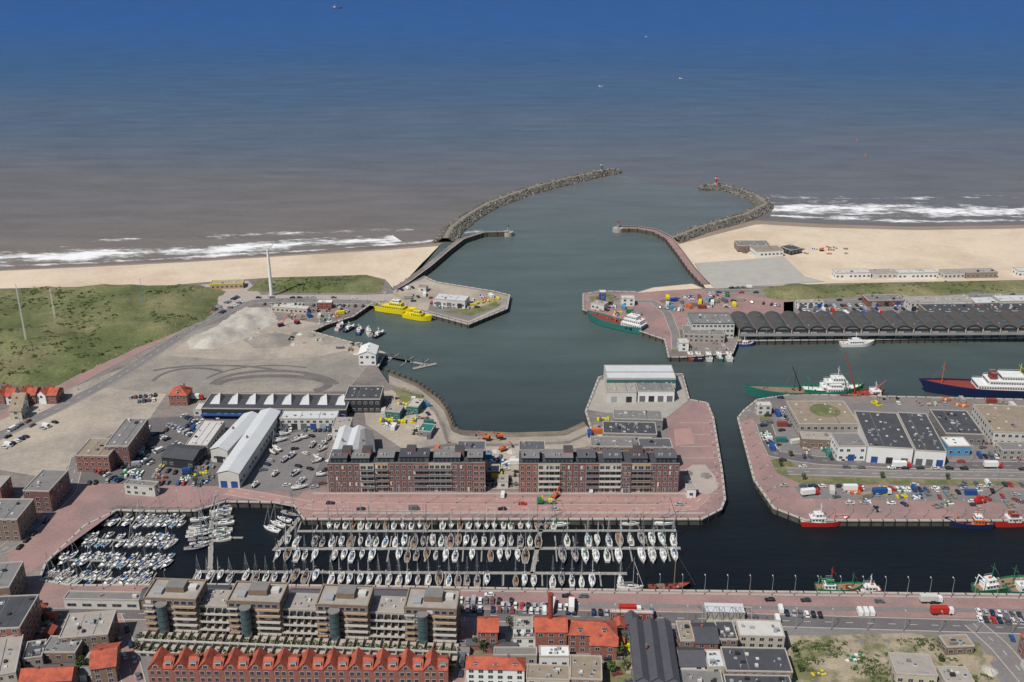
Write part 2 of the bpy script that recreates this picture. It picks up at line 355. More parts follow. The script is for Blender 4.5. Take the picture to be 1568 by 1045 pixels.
def scrub(name,q,vz,n,s0,s1,thr=.02,fr=.02):
    mb=MB(); x0=min(p.x for p in q);x1=max(p.x for p in q);y0=min(p.y for p in q);y1=max(p.y for p in q); c=0;t=0
    while c<n and t<n*30:
        t+=1;x=U(x0,x1);y=U(y0,y1)
        if not inside(x,y,q) or noise.noise(Vector((x*fr,y*fr,9)))+.35*noise.noise(Vector((x*fr*5,y*fr*5,4)))<thr: continue
        c+=1;z=vz(x,y); s=U(s0,s1)
        for _ in range(9):
            a=U(0,6.28);r=s*math.sqrt(R());h=U(.1,.3)*s*(1-(r/s)**2)+.05;cx=x+r*math.cos(a);cy=y+r*math.sin(a)
            d=Vector((U(-1,1),U(-1,1),U(-.35,.35))).normalized()*s*.34; e=d.orthogonal().normalized()*s*.3
            p=Vector((cx,cy,z+h)); mb.poly([p-d,p+e,p+d,p-e],leaf if R()<.45 else grassd)
    mb.obj(name)
scrub('dune_scrub',q1,vz1,1700,.6,2.1,.08); scrub('dune_scrub',q2,vz2,200,.6,1.6,.05); scrub('dune_scrub',q3,vz3,360,.7,1.8,.0)
# ---------------- rocks
def mole(name,pts,w,h,nr,top=4):
    q=resample([P(*p,WZ) for p in pts],50); nn=offs(q); mb=MB()
    prof=[(-w/2,-1.5),(-top/2-.5,h),(top/2+.5,h),(w/2,-1.5)]
    for i in range(49):
        for k in range(3):
            A=[q[i]+nn[i]*prof[k][0],q[i+1]+nn[i+1]*prof[k][0],q[i+1]+nn[i+1]*prof[k+1][0],q[i]+nn[i]*prof[k+1][0]]
            zs=[prof[k][1],prof[k][1],prof[k+1][1],prof[k+1][1]]
            mb.poly([(a.x,a.y,WZ+z) for a,z in zip(A,zs)],rockl if k==1 else rockm)
    e=q[-1]; 
    for _ in range(nr):
        i=random.randrange(50); o=q[i].copy()
        if i==49 or R()<.05:
            a=U(0,6.28); r=U(.2,.5)*w; c=Vector((e.x+r*math.cos(a),e.y+r*math.sin(a),WZ+h*(1-r/w*1.6)))
        else:
            s=random.choice((-1,1)); t=U(.0,1); off=top/2+1+(w/2-top/2)*t
            j=min(48,i); f=R(); o=q[j].lerp(q[j+1],f); c=o+nn[j]*s*off; c.z=WZ+h*(1-t)+U(-.2,.3)
        sz=U(.6,1.35); b=len(mb.v); ax=Vector((U(-1,1),U(-1,1),U(-1,1))).normalized(); ay=ax.orthogonal().normalized(); az=ax.cross(ay)
        for sx in (-1,1):
            for sy in (-1,1):
                for sz_ in (-1,1):
                    mb.v.append(tuple(c+(ax*sx*U(.6,1.1)+ay*sy*U(.6,1.1)+az*sz_*U(.5,.9))*sz))
        k=mb.mi(rockm if R()<.8 else rockl)
        for f in ((0,1,3,2),(4,6,7,5),(0,4,5,1),(2,3,7,6),(0,2,6,4),(1,5,7,3)): mb.f.append([b+z for z in f]); mb.m.append(k)
    return mb.obj(name)
mole('rock_breakwater',[(682,372),(690,356),(712,338),(745,318),(800,297),(860,281),(915,268),(938,264)],21,4.6,3600)
mole('rock_breakwater',[(1030,370),(1070,354),(1140,334),(1172,318),(1158,305),(1130,295),(1100,288),(1082,289)],18,4.2,2700)
def wall(name,pts,w,h,m,cyl=True):
    q=resample([P(*p,WZ) for p in pts],40); nn=offs(q); mb=MB()
    for i in range(39):
        a,b=q[i],q[i+1];na,nb=nn[i]*w/2,nn[i+1]*w/2
        mb.prism([((a-na).x,(a-na).y),((b-nb).x,(b-nb).y),((b+nb).x,(b+nb).y),((a+na).x,(a+na).y)],WZ-2,WZ+h,concd,m)
        if cyl: mb.prism([((a+na).x,(a+na).y),((b+nb).x,(b+nb).y),((b+nb*.8).x,(b+nb*.8).y),((a+na*.8).x,(a+na*.8).y)],WZ+h,WZ+h+1,concd,quaycap)
        if i%2==0: 
            for s in (-1,1): mb.box(a.x+na.x*s-.4,a.x+na.x*s+.4,a.y+na.y*s-.4,a.y+na.y*s+.4,WZ-2,WZ+h+.5,dark)
    if cyl:
        e=q[0]; mb.cyl(e.x,e.y,WZ-2,WZ+h+.02,w*.75,conc,14)
        mb.cyl(e.x,e.y,WZ+h+.02,WZ+h+5,.5,steel,8); mb.cyl(e.x,e.y,WZ+h+5,WZ+h+6.5,.9,green if e.x<0 else red,8)
    return mb.obj(name)
wall('harbour_pier_wall',[(778,361),(740,362),(706,373),(684,390),(655,415),(620,441),(604,450)],7,4,land_m)
wall('harbour_pier_wall',[(946,355),(975,355),(1003,360),(1024,371),(1040,392),(1060,420),(1080,442)],7,4,redpave)
wall('timber_breakwater',[(588,568),(640,588),(674,612),(688,634),(696,655)],1.0,1.8,concd,False)
def beacon(px,py,m):
    p=P(px,py,WZ); mb=MB(); mb.cyl(0,0,4.0,6.5,2.5,conc,12); mb.cyl(0,0,6.5,12,1.3,m,12,1.0); mb.cyl(0,0,12,12.4,1.8,white,12); mb.cyl(0,0,12.4,14,.8,glass,10); mb.cyl(0,0,14,14.8,1.0,m,10,.1)
    mb.obj('harbour_light_beacon',(p.x,p.y,WZ))
beacon(921,268,green); beacon(1096,289,red)
# ---------------- ground patches
patch('quay_paving',[(465,795),(1075,795),(1104,780),(1109,765),(1104,720),(1091,640),(1083,618),(1058,614),(1020,640),(1022,700),(1045,752),(465,752),(448,772)],1,redpave)
patch('promenade_paving',[(478,762),(1085,762),(1090,770),(480,770)],3,redpave2)
for y in (756,786): road('paving_band',[(478,y),(1080,y)],1.6,2,palepave,False,False)
for i in range(13): road('paving_band',[(1040+i*.1+ (0 if i<6 else 2),648+i*9),(1086+i*1.2,648+i*9)],.7,4,palepave,False,False) if i%2==0 else None
road('quay_road',[(350,752),(480,775),(700,778),(1000,779),(1060,776),(1078,757)],7,4,redpave2,True)
patch('plaza_paving',[(1024,643),(1080,643),(1096,735),(1090,755),(1052,755),(1046,700)],2,redpave)
patch('pale_circle_paving',[(1048,722),(1060,712),(1080,712),(1095,730),(1100,748),(1085,758),(1050,758)],3,palepave)
patch('play_court',[(1032,658),(1058,656),(1064,680),(1034,684)],5,redpave2)
patch('quay_paving',[(-900,900),(60,890),(110,898),(300,896),(645,900),(800,903),(1568,912),(2600,925),(2600,960),(1568,948),(700,938),(200,935),(-900,940)],1,redpave)
road('paving_band',[(660,904),(1568,916),(2400,926)],1.2,2,palepave,False,False)
road('paving_band',[(700,925),(1568,936),(2400,946)],3,2,asph,False,False)
road('harbour_street',[(-300,945),(200,940),(700,942),(1100,948),(1568,962),(2300,985)],8,3,asphd)
patch('quay_paving',[(1132,648),(1155,735),(1185,778),(1235,797),(1568,797),(2500,797),(2500,748),(1568,748),(1230,742),(1190,720),(1170,690),(1152,640)],1,redpave)
patch('green_verge',[(1180,705),(1205,700),(1230,730),(1568,738),(1568,744),(1225,741),(1190,725)],2,lawn)
road('harbour_street',[(1170,650),(1185,695),(1240,705),(1400,712),(1568,714),(2300,716)],9,3,asphd)
road('harbour_street',[(1205,722),(1400,727),(1568,729),(2300,731)],7,3,asph)
patch('yard_concrete',[(1215,745),(1400,750),(1568,752),(1568,770),(1230,764)],2,asph)
patch('quay_paving',[(20,820),(180,775),(300,778),(345,765),(445,768),(440,735),(335,738),(250,735),(110,735),(30,800)],1,redpave)
patch('quay_paving',[(28,890),(68,862),(178,783),(150,775),(100,790),(20,825),(10,850)],2,redpave)
road('harbour_street',[(-60,870),(10,840),(60,800),(105,755),(120,700)],7,3,asph)
patch('parking_lot',[(-300,700),(0,640),(120,590),(255,604),(230,640),(120,690),(90,735),(0,720),(-300,760)],1,sandlot)
patch('asphalt_yard',[(120,740),(130,690),(235,640),(345,635),(430,640),(500,660),(500,745),(335,745)],2,asphd)
patch('boat_yard',[(368,752),(430,665),(515,655),(500,690),(470,752)],3,asph)
patch('gravel_lot',[(120,590),(200,560),(290,508),(350,490),(440,500),(545,530),(575,548),(530,600),(430,600),(310,603),(255,604)],1,gravel)
patch('sandy_ground',[(255,545),(300,512),(370,492),(450,510),(540,535),(480,548),(360,552)],2,sandlot)
KK=[3]
def arc(cx,cy,rx,ry,a0,a1,w):
    pts=[(cx+rx*math.cos(math.radians(a)),cy+ry*math.sin(math.radians(a))) for a in range(a0,a1,6)]
    KK[0]+=.5
    road('tyre_tracks',pts,w,KK[0],trackm,False,False)
arc(420,592,88,16,-172,-8,5); arc(420,596,100,28,-165,-12,3.5); arc(330,576,110,16,-150,-20,2.5); arc(465,588,38,12,-90,70,6); arc(300,594,70,30,-160,-50,2.5); arc(420,600,120,40,-150,-60,1.5)
patch('sandy_ground',[(600,447),(650,426),(668,434),(755,448),(778,454),(774,471),(718,494),(655,477),(600,462)],1,sandlot)
patch('pier_paving',[(660,460),(720,478),(770,462),(765,470),(718,492),(655,476)],2,asph)
patch('grass_patch',[(676,478),(735,470),(760,462),(766,468),(722,484)],3,lawn)
road('coast_road',[(-200,760),(0,668),(90,625),(180,578),(290,505),(345,478),(390,462),(430,460),(560,463),(600,470)],9,4,asph)
road('coast_promenade',[(-200,712),(0,638),(90,598),(160,560),(300,492),(322,470)],10,3,redpave,False)
patch('promenade_paving',[(300,437),(380,430),(400,452),(560,452),(600,450),(610,462),(400,458),(350,480),(335,466)],2,palepave)
patch('ramp_paving',[(478,508),(500,497),(440,488),(400,500),(575,552),(590,541)],3,sandlot)
patch('yard_ground',[(555,605),(600,598),(640,610),(665,632),(676,655),(684,680),(620,690),(560,650)],2,sandlot)
patch('yard_ground',[(690,684),(780,684),(870,680),(905,665),(925,680),(800,700),(800,750),(742,750),(742,700),(640,690)],2,sandlot)
patch('apron_concrete',[(900,628),(919,582),(1043,577),(1053,614),(1020,640),(925,632)],1,conc)
patch('yard_asphalt',[(905,665),(925,632),(1018,640),(1022,690),(900,690)],1,asph)
patch('pier_paving',[(897,452),(975,450),(1010,445),(1080,444),(1215,462),(1215,480),(1130,500),(1050,505),(1050,540),(1026,540),(1020,518),(960,498),(897,473)],1,redpave)
patch('pier_green',[(900,455),(935,450),(945,462),(915,470)],2,lawn)
patch('sandy_ground',[(975,449),(1000,441),(1060,435),(1076,442),(1010,446)],3,sandm)
patch('pier_paving',[(1030,505),(1046,505),(1048,540),(1028,540)],2,lawn)
road('harbour_street',[(940,462),(1000,462),(1022,480),(1034,510),(1036,536)],6,3,asph,False)
patch('truck_park',[(1200,463),(1300,457),(1568,450),(2300,450),(2300,492),(1200,488)],1,asph)
patch('quay_concrete',[(1130,516),(1568,511),(2300,511),(2300,515),(1568,515),(1130,520)],1,conc)
mbx=MB(); q=[P(*p,.0) for p in [(1064,404),(1200,394),(1232,424),(1262,432),(1095,443),(1078,428)]]; mbx.prism([(p.x,p.y) for p in q],-2,.45,conc,M('grey_sloped_paving',S(182,178,170),.9,.08,.1,stripe=.25)); mbx.obj('beach_boulevard')
road('coast_road',[(1080,447),(1180,446),(1215,461),(1400,452),(1568,447),(2300,446)],8,4,asph)
patch('yard_asphalt',[(1165,660),(1205,618),(1568,618),(2300,620),(2300,705),(1568,702),(1240,698),(1180,690)],1,asph)
patch('grass_patch',[(1160,618),(1172,616),(1180,650),(1166,655)],3,lawn)
patch('street_ground',[(-300,960),(2000,960),(2000,1400),(-300,1400)],1,asph)
patch('courtyard_paving',[(706,985),(960,985),(965,1100),(690,1100)],2,land_m)
patch('courtyard_paving',[(20,960),(165,955),(190,1060),(0,1080)],2,redpave)
patch('courtyard_garden',[(930,990),(968,990),(972,1045),(928,1045)],3,lawn); patch('courtyard_garden',[(712,988),(752,988),(752,1003),(710,1003)],3,lawn)
patch('vacant_lot',[(1206,974),(1395,970),(1500,985),(1540,1060),(1580,1100),(1215,1100)],3,lotv)
road('side_street',[(712,945),(706,985),(694,1045),(680,1120)],9,4,redpave)
road('side_street',[(170,945),(188,985),(205,1045),(220,1120)],8,4,redpave)
road('side_street',[(1490,955),(1530,990),(1590,1060),(1620,1120)],8,4,asph)
# ---------------- vehicles
def car_mesh(m,kind='car'):
    mb=MB()
    if kind=='car':
        L,W=4.4,1.8
        mb.frus(-L/2,L/2,-W/2,W/2,.28,.62,-.0,-.0,0,m); mb.frus(-L/2,L/2,-W/2,W/2,.62,.92,.08,.15,.08,m)
        mb.frus(-1.9,1.0,-.8,.8,.92,1.42,.35,.65,.14,glass,m)
        mb.frus(-1.42,.2,-.62,.62,1.42,1.47,.05,.05,.03,m)
        wx=(-1.35,1.4);r=.32
    elif kind=='van':
        L,W=5.4,2.0
        mb.frus(-L/2,L/2-.9,-W/2,W/2,.35,2.3,.05,.05,.08,m); mb.frus(L/2-.95,L/2,-W/2,W/2,.35,1.1,0,.08,.03,m)
        mb.frus(L/2-.98,L/2-.15,-W/2+.05,W/2-.05,1.1,2.2,0,.65,.12,glass,m)
        wx=(-1.6,1.75);r=.36
    else:
        L,W=10,2.5
        mb.box(-5,2.4,-1.25,1.25,1.0,3.7,m); mb.box(-5,4.6,-.5,.5,.6,.95,dark); mb.frus(2.7,4.9,-1.2,1.2,.6,3.0,.0,.3,.1,white if m!=white else red,None); mb.box(4.55,4.8,-1,1,1.7,2.5,glass)
        wx=(-3.8,-2.6,3.6);r=.5
    for x in wx:
        for s in (-1,1): mb.cyl(x,r,s*(W/2-.22),s*(W/2+.02),r,rubber,10,axis='y')
    return mb.mesh('vehicle')
ccols=[(silver,5),(greyp,5),(black,6),(white,4),(blued,3),(redox,1),(red,1),(blue,1),(offw,2),(dark,3)]
cars_m=[]
for m,n in ccols: cars_m+=[car_mesh(m)]*n
vans_m=[car_mesh(m,'van') for m in (white,white,silver,greyp,blue)]
trk_m=[car_mesh(m,'truck') for m in (white,white,offw,blue,red,greyp)]
def veh(px,py,ang,kind='car',m=None,z=.13):
    p=P(px,py,z); me=m or random.choice({'car':cars_m,'van':vans_m,'truck':trk_m}[kind])
    inst(me,{'car':'parked_car','van':'parked_van','truck':'box_truck'}[kind],p,ang)
def row(a,b,step=2.7,perp=True,fill=.85,kind='car',vanp=.08):
    A=P(*a);B=P(*b);d=B-A;L=d.length;ang=math.atan2(d.y,d.x)+(math.pi/2 if perp else 0); n=int(L/step)
    for i in range(n+1):
        if R()>fill: continue
        p=A+d*((i+U(-.05,.05))*step/L); k='van' if (kind=='car' and R()<vanp) else kind
        me=random.choice({'car':cars_m,'van':vans_m,'truck':trk_m}[k])
        inst(me,{'car':'parked_car','van':'parked_van','truck':'box_truck'}[k],(p.x,p.y,.13),ang+(math.pi if R()<.5 else 0)+U(-.05,.05))
for r_ in [((706,921),(790,923)),((706,934),(850,938)),((770,929),(870,932)),((1195,940),(1290,946)),((1488,938),(1568,945)),((1500,950),(1600,956)),((860,938),(1000,943))]:
    row(*r_,2.8,True,.6 if r_[0][0] in(860,1195) else .8)
row((725,912),(900,915),7,False,.3); row((1040,918),(1560,926),8,False,.25); row((1220,962),(1560,975),6,False,.2)
row((500,781),(1060,781),9,False,.35); row((480,772),(1060,774),9,False,.22)
for i in range(7):
    row((150+i*22,722-i*14),(185+i*24,738-i*13),2.8,True,.75)
for i in range(5): row((255+i*12,660-i*3),(330+i*2,664-i*6),2.9,True,.6)
row((225,655),(205,730),2.8,True,.8); row((128,742),(170,738),3,True,.6)
row((300,690),(285,728),2.8,True,.6); row((240,740),(330,744),3,True,.5)
row((962,604),(1022,602),2.7,True,.9); row((965,609),(1020,607),2.7,True,.8)
row((0,690),(90,645),3,True,.75); row((0,676),(60,648),5.5,False,.5); row((-60,700),(95,620),6,False,.4)
row((322,478),(365,455),3,True,.7); row((335,482),(375,460),3,True,.6); row((405,467),(560,470),3,True,.6); row((385,457),(560,457),5.5,False,.5)
row((200,610),(245,606),3,True,.9); row((205,617),(250,612),3,True,.7)
row((455,642),(520,645),2.8,True,.8); row((430,660),(520,660),2.9,True,.6)
for (a,b) in [((1225,470),(1385,468)),((1225,476),(1385,474)),((1228,483),(1400,481))]: row(a,b,3,True,.8)
row((1240,486),(1360,484),14,True,.7,'truck'); row((1250,480),(1330,479),12,True,.6,'truck')
row((1240,462),(1568,452),6,False,.5); row((1090,449),(1200,449),6,False,.6); row((1140,462),(1200,470),3,True,.7); row((1120,442),(1200,440),5,False,.4); row((1060,455),(1110,452),3,True,.7)
row((1230,716),(1568,720),8,False,.45); row((1200,706),(1568,709),14,False,.3); row((1200,745),(1500,750),5,False,.55); row((1240,770),(1568,776),7,False,.4)
row((1460,742),(1568,744),3,True,.7); row((1165,660),(1190,695),4,True,.6); row((1195,610),(1215,665),4,True,.6); row((1500,700),(1568,703),3,True,.8); row((1320,748),(1420,752),3,True,.6)
row((1330,700),(1450,703),3,True,.4)
row((178,960),(200,1040),5.5,False,.6); row((192,955),(214,1045),5.5,False,.5); row((716,955),(704,1045),5.5,False,.5)
row((960,502),(1015,516),4,True,.3); row((1000,470),(1040,476),3,True,.6); row((590,450),(640,440),5,True,.4)
row((1215,700),(1300,704),3,True,.6); row((1400,744),(1568,748),5,False,.5); row((690,690),(740,694),4,True,.5); row((60,950),(160,948),5,False,.5); row((20,850),(110,760),6,False,.4)
for x,y in [(1316,939),(1325,939),(1334,939),(1190,950),(1195,935),(770,760),(905,752)]: veh(x,y,1.5,'van',vans_m[0])
for x,y,a,mi in [(1442,940,0,4),(1425,922,0,2),(965,938,0,4),(875,930,1.5,0),(845,932,1.4,2),(1380,716,0,1),(1520,716,0,1),(1305,752,0,0),(1350,757,0.1,3),(1240,758,0.2,1),(300,612,0,0)]: veh(x,y,a,'truck',trk_m[mi])
def cont_mesh(m):
    mb=MB(); mb.box(-3,3,-1.2,1.2,.15,2.6,m)
    for i in range(12):
        x=-2.8+i*.5
        for s in (-1,1): mb.box(x,x+.22,min(s*1.2,s*1.26),max(s*1.2,s*1.26),.3,2.45,m)
    mb.box(-3.03,-3.0,-.05,.05,.2,2.5,steel); mb.box(-3,3,-1.24,1.24,2.6,2.68,m); mb.box(-3,3,-1.22,1.22,0,.15,dark)
    return mb.mesh('container')
cont=[cont_mesh(m) for m in (white,offw,blue,green,redox,orangep,greyp,teal,cyan,white,offw,grroof,grroof2,tanroof,yellow)]
def pile_mesh(m):
    mb=MB(); n=12
    ring=[(U(2.2,3.4)*math.cos(i*math.pi/6),U(2.0,3.2)*math.sin(i*math.pi/6),-.05) for i in range(n)]; r2=[(x*.6+U(-.3,.3),y*.6+U(-.3,.3),U(.45,.8)) for x,y,_ in ring]; r3=[(x*.25+U(-.2,.2),y*.25,U(.8,1.2)) for x,y,_ in ring]
    for i in range(n):
        j=(i+1)%n; mb.poly([ring[i],ring[j],r2[j],r2[i]],m); mb.poly([r2[i],r2[j],r3[j],r3[i]],m)
    mb.poly(r3,m); return mb.mesh('pile')
piles=[pile_mesh(m) for m in (gravelw,sandlot,rockl,tanroof)]
def stack_mesh(m,m2):
    mb=MB()
    for i in range(5):
        for j in range(3):
            if R()<.75:
                h=U(.6,1.6); mb.box(i*1.6-4,i*1.6-2.7,j*1.5-2,j*1.5-.8,0,h,m if R()<.6 else m2); mb.box(i*1.6-4.05,i*1.6-2.65,j*1.5-2.05,j*1.5-.75,h*.5,h*.5+.08,dark)
    return mb.mesh('stack')
stacks=[stack_mesh(a,b) for a,b in ((white,blue),(orangep,offw),(wood,redox),(greyp,grroof),(tanroof,cyan),(green,white),(grroof2,dark),(offw,tanroof),(greyp,yellow))]
def excav():
    mb=MB()
    for s in (-1,1): mb.box(-2,2,s*1.2-.3,s*1.2+.3,0,.8,rubber)
    mb.box(-1.8,1.4,-1.2,1.2,.9,2.2,orangep); mb.box(.2,1.4,-1.2,-.1,2.2,3.0,glass,orangep); mb.beam((1.2,.3,1.8),(4.5,.3,4.6),.3,orangep); mb.beam((4.5,.3,4.6),(6.4,.3,1.8),.22,orangep); mb.frus(5.9,6.9,-.3,.9,.8,1.8,.2,.2,.1,dark)
    return mb.mesh('excavator')
exc=excav()
def shed_mesh(wl,rf):
    mb=MB(); mb.box(-2.5,2.5,-1.8,1.8,0,2.4,wl)
    mb.poly([(-2.8,-2.1,2.3),(2.8,-2.1,2.3),(2.8,0,3.5),(-2.8,0,3.5)],rf); mb.poly([(2.8,2.1,2.3),(-2.8,2.1,2.3),(-2.8,0,3.5),(2.8,0,3.5)],rf)
    for x in (-2.5,2.5): mb.poly([(x,-1.8,2.4),(x,1.8,2.4),(x,0,3.4)],wl)
    mb.box(-.5,.5,-1.86,-1.8,0,2,dark); mb.box(1,2,-1.86,-1.8,1,1.9,glass); return mb.mesh('shed')
sheds=[shed_mesh(a,b) for a,b in ((brick,orange),(brickb,dkroof),(brickc,tanroof),(offw,grroof),(brick,slate),(wood,grroof2))]
def scat(poly,n,w=(3,3,3,1),cs=None):
    q=[P(*p) for p in poly];x0=min(p.x for p in q);x1=max(p.x for p in q);y0=min(p.y for p in q);y1=max(p.y for p in q);c=0
    pts=[]
    t=0
    while c<n and t<4000:
        t+=1
        x=U(x0,x1);y=U(y0,y1)
        if not inside(x,y,q) or any((x-a)**2+(y-b)**2<30 for a,b in pts):continue
        c+=1; pts.append((x,y)); k=random.choices(range(len(w)),w)[0]
        a=random.choice((0,1.57,.3,.1,1.4,2.0))
        if k==0: inst(random.choice(cont),'shipping_container',(x,y,.13),a)
        elif k==1: inst(random.choice(stacks),'stacked_goods',(x,y,.13),a,U(.7,1.1))
        elif k==2: inst(random.choice(cars_m),'parked_car',(x,y,.13),a)
        elif k==3: inst(random.choice(piles),'rubble_pile',(x,y,.1),a,U(.6,1.3))
        else: inst(random.choice(sheds),'garden_shed',(x,y,.08),random.choice((0,1.57,3.14)),U(.9,1.5))
scat([(575,615),(610,605),(650,620),(665,650),(660,672),(600,660)],30,(3,4,1,2))
scat([(660,690),(740,690),(790,690),(790,700),(795,750),(745,745),(742,700),(660,694)],26,(1,4,1,3))
scat([(245,690),(300,680),(330,740),(235,745)],16,(1,3,3,0)); scat([(200,690),(250,680),(245,735),(185,735)],8,(1,3,2,1))
scat([(1010,458),(1110,452),(1150,465),(1060,478),(1010,475)],32,(4,4,4,0)); scat([(905,455),(965,455),(1010,475),(950,490),(900,472)],12,(2,4,2,0))
scat([(1165,640),(1200,630),(1200,690),(1175,690)],12,(3,4,2,0)); scat([(1230,745),(1568,752),(1568,768),(1250,762)],26,(2,4,6,0))
scat([(1330,608),(1568,618),(1568,628),(1330,622)],16,(4,4,1,0)); scat([(1215,668),(1290,672),(1280,698),(1220,692)],8,(3,2,3,0)); scat([(1100,505),(1200,498),(1200,512),(1130,515)],6,(1,3,3,0))
scat([(440,470),(540,475),(500,492),(445,487)],18,(4,4,2,0)); scat([(610,452),(760,455),(720,480),(620,462)],20,(2,4,4,0)); scat([(1060,500),(1110,500),(1110,535),(1040,538)],10,(2,4,1,0))
scat([(480,508),(575,536),(560,552),(450,512)],10,(1,2,1,3)); scat([(1040,715),(1090,710),(1095,745),(1050,750)],4,(0,1,1,3)); scat([(1240,990),(1370,975),(1520,1000),(1530,1045),(1240,1045)],14,(0,2,0,8))
scat([(1300,765),(1568,768),(1568,785),(1300,780)],10,(1,3,3,1)); scat([(905,655),(925,640),(925,680),(900,680)],8,(3,3,1,1)); scat([(1500,640),(1568,645),(1568,700),(1500,695)],8,(2,3,3,0))
scat([(230,712),(330,700),(320,735),(240,735)],10,(1,3,3,0)); scat([(375,505),(440,500),(470,530),(380,520)],12,(0,1,0,6))
scat([(20,1002),(165,1000),(175,1045),(10,1050)],16,(0,1,1,0,6)); scat([(928,985),(968,985),(970,1045),(926,1045)],8,(0,1,2,0,4)); scat([(1042,990),(1110,990),(1110,1050),(1042,1050)],9,(1,1,1,0,5)); scat([(706,985),(755,985),(820,1004),(706,1003)],7,(0,1,2,0,5)); scat([(945,955),(970,955),(970,985),(945,985)],4,(0,1,2,0,4)); scat([(30,925),(85,925),(85,975),(35,975)],8,(0,1,3,0,4))
scat([(1545,975),(1620,980),(1640,1045),(1590,1045)],8,(0,1,2,0,4))
for x,y,a in [(745,672,2.8),(765,670,3.4),(770,690,.5),(1258,384,0),(850,762,1.0)]: inst(exc,'excavator',P(x,y,.13 if y>400 else -.2),a)
def mound(pts,amp,m,name='gravel_mound',step=3,rise=14): return hmap(name,pts,step,amp,.05,m,rise,.12)
mound([(285,520),(330,500),(375,470),(415,472),(425,492),(395,510),(330,535),(290,535)],6,gravelw)
mound([(370,520),(420,508),(455,515),(440,532),(390,535)],4,gravel)
mound([(600,592),(640,606),(652,622),(640,628),(612,612)],2.5,lawn,'grassy_mound',3,6)
_,vz4,q4=mound([(1215,982),(1390,976),(1500,992),(1530,1070),(1225,1070)],1.2,lotv,'rough_ground',2.5,5)
scrub('weeds',q4,vz4,420,.5,1.5,.0,.05)
# ---------------- buildings
def face(mb,f,w,d,u0,u1,z0,z1,t,m):
    if f==0: mb.box(u0,u1,-t,.05,z0,z1,m)
    elif f==1: mb.box(w-.05,w+t,u0,u1,z0,z1,m)
    elif f==2: mb.box(u0,u1,d-.05,d+t,z0,z1,m)
    else: mb.box(-t,.05,u0,u1,z0,z1,m)
def wins(mb,w,d,h,floors,bay=3.4,ww=1.7,wh=1.5,z0=0,ground=True,fr=frame,gl=glass,x0=0,faces=(0,1,2,3)):
    fh=(h-z0)/floors
    for f in faces:
        L=w if f in(0,2) else d; n=max(1,int(L/bay)); s=L/n
        for k in range(floors):
            if k==0 and not ground: continue
            zb=z0+k*fh+fh*.3; zt=min(zb+wh,z0+(k+1)*fh-.25)
            for i in range(n):
                if R()<.08: continue
                c=s*(i+.5); 
                face(mb,f,w,d,c-ww/2-.12,c+ww/2+.12,zb-.12,zt+.12,.04,fr); face(mb,f,w,d,c-ww/2,c-.05,zb,zt,.07,gl); face(mb,f,w,d,c+.05,c+ww/2,zb,zt,.07,gl)
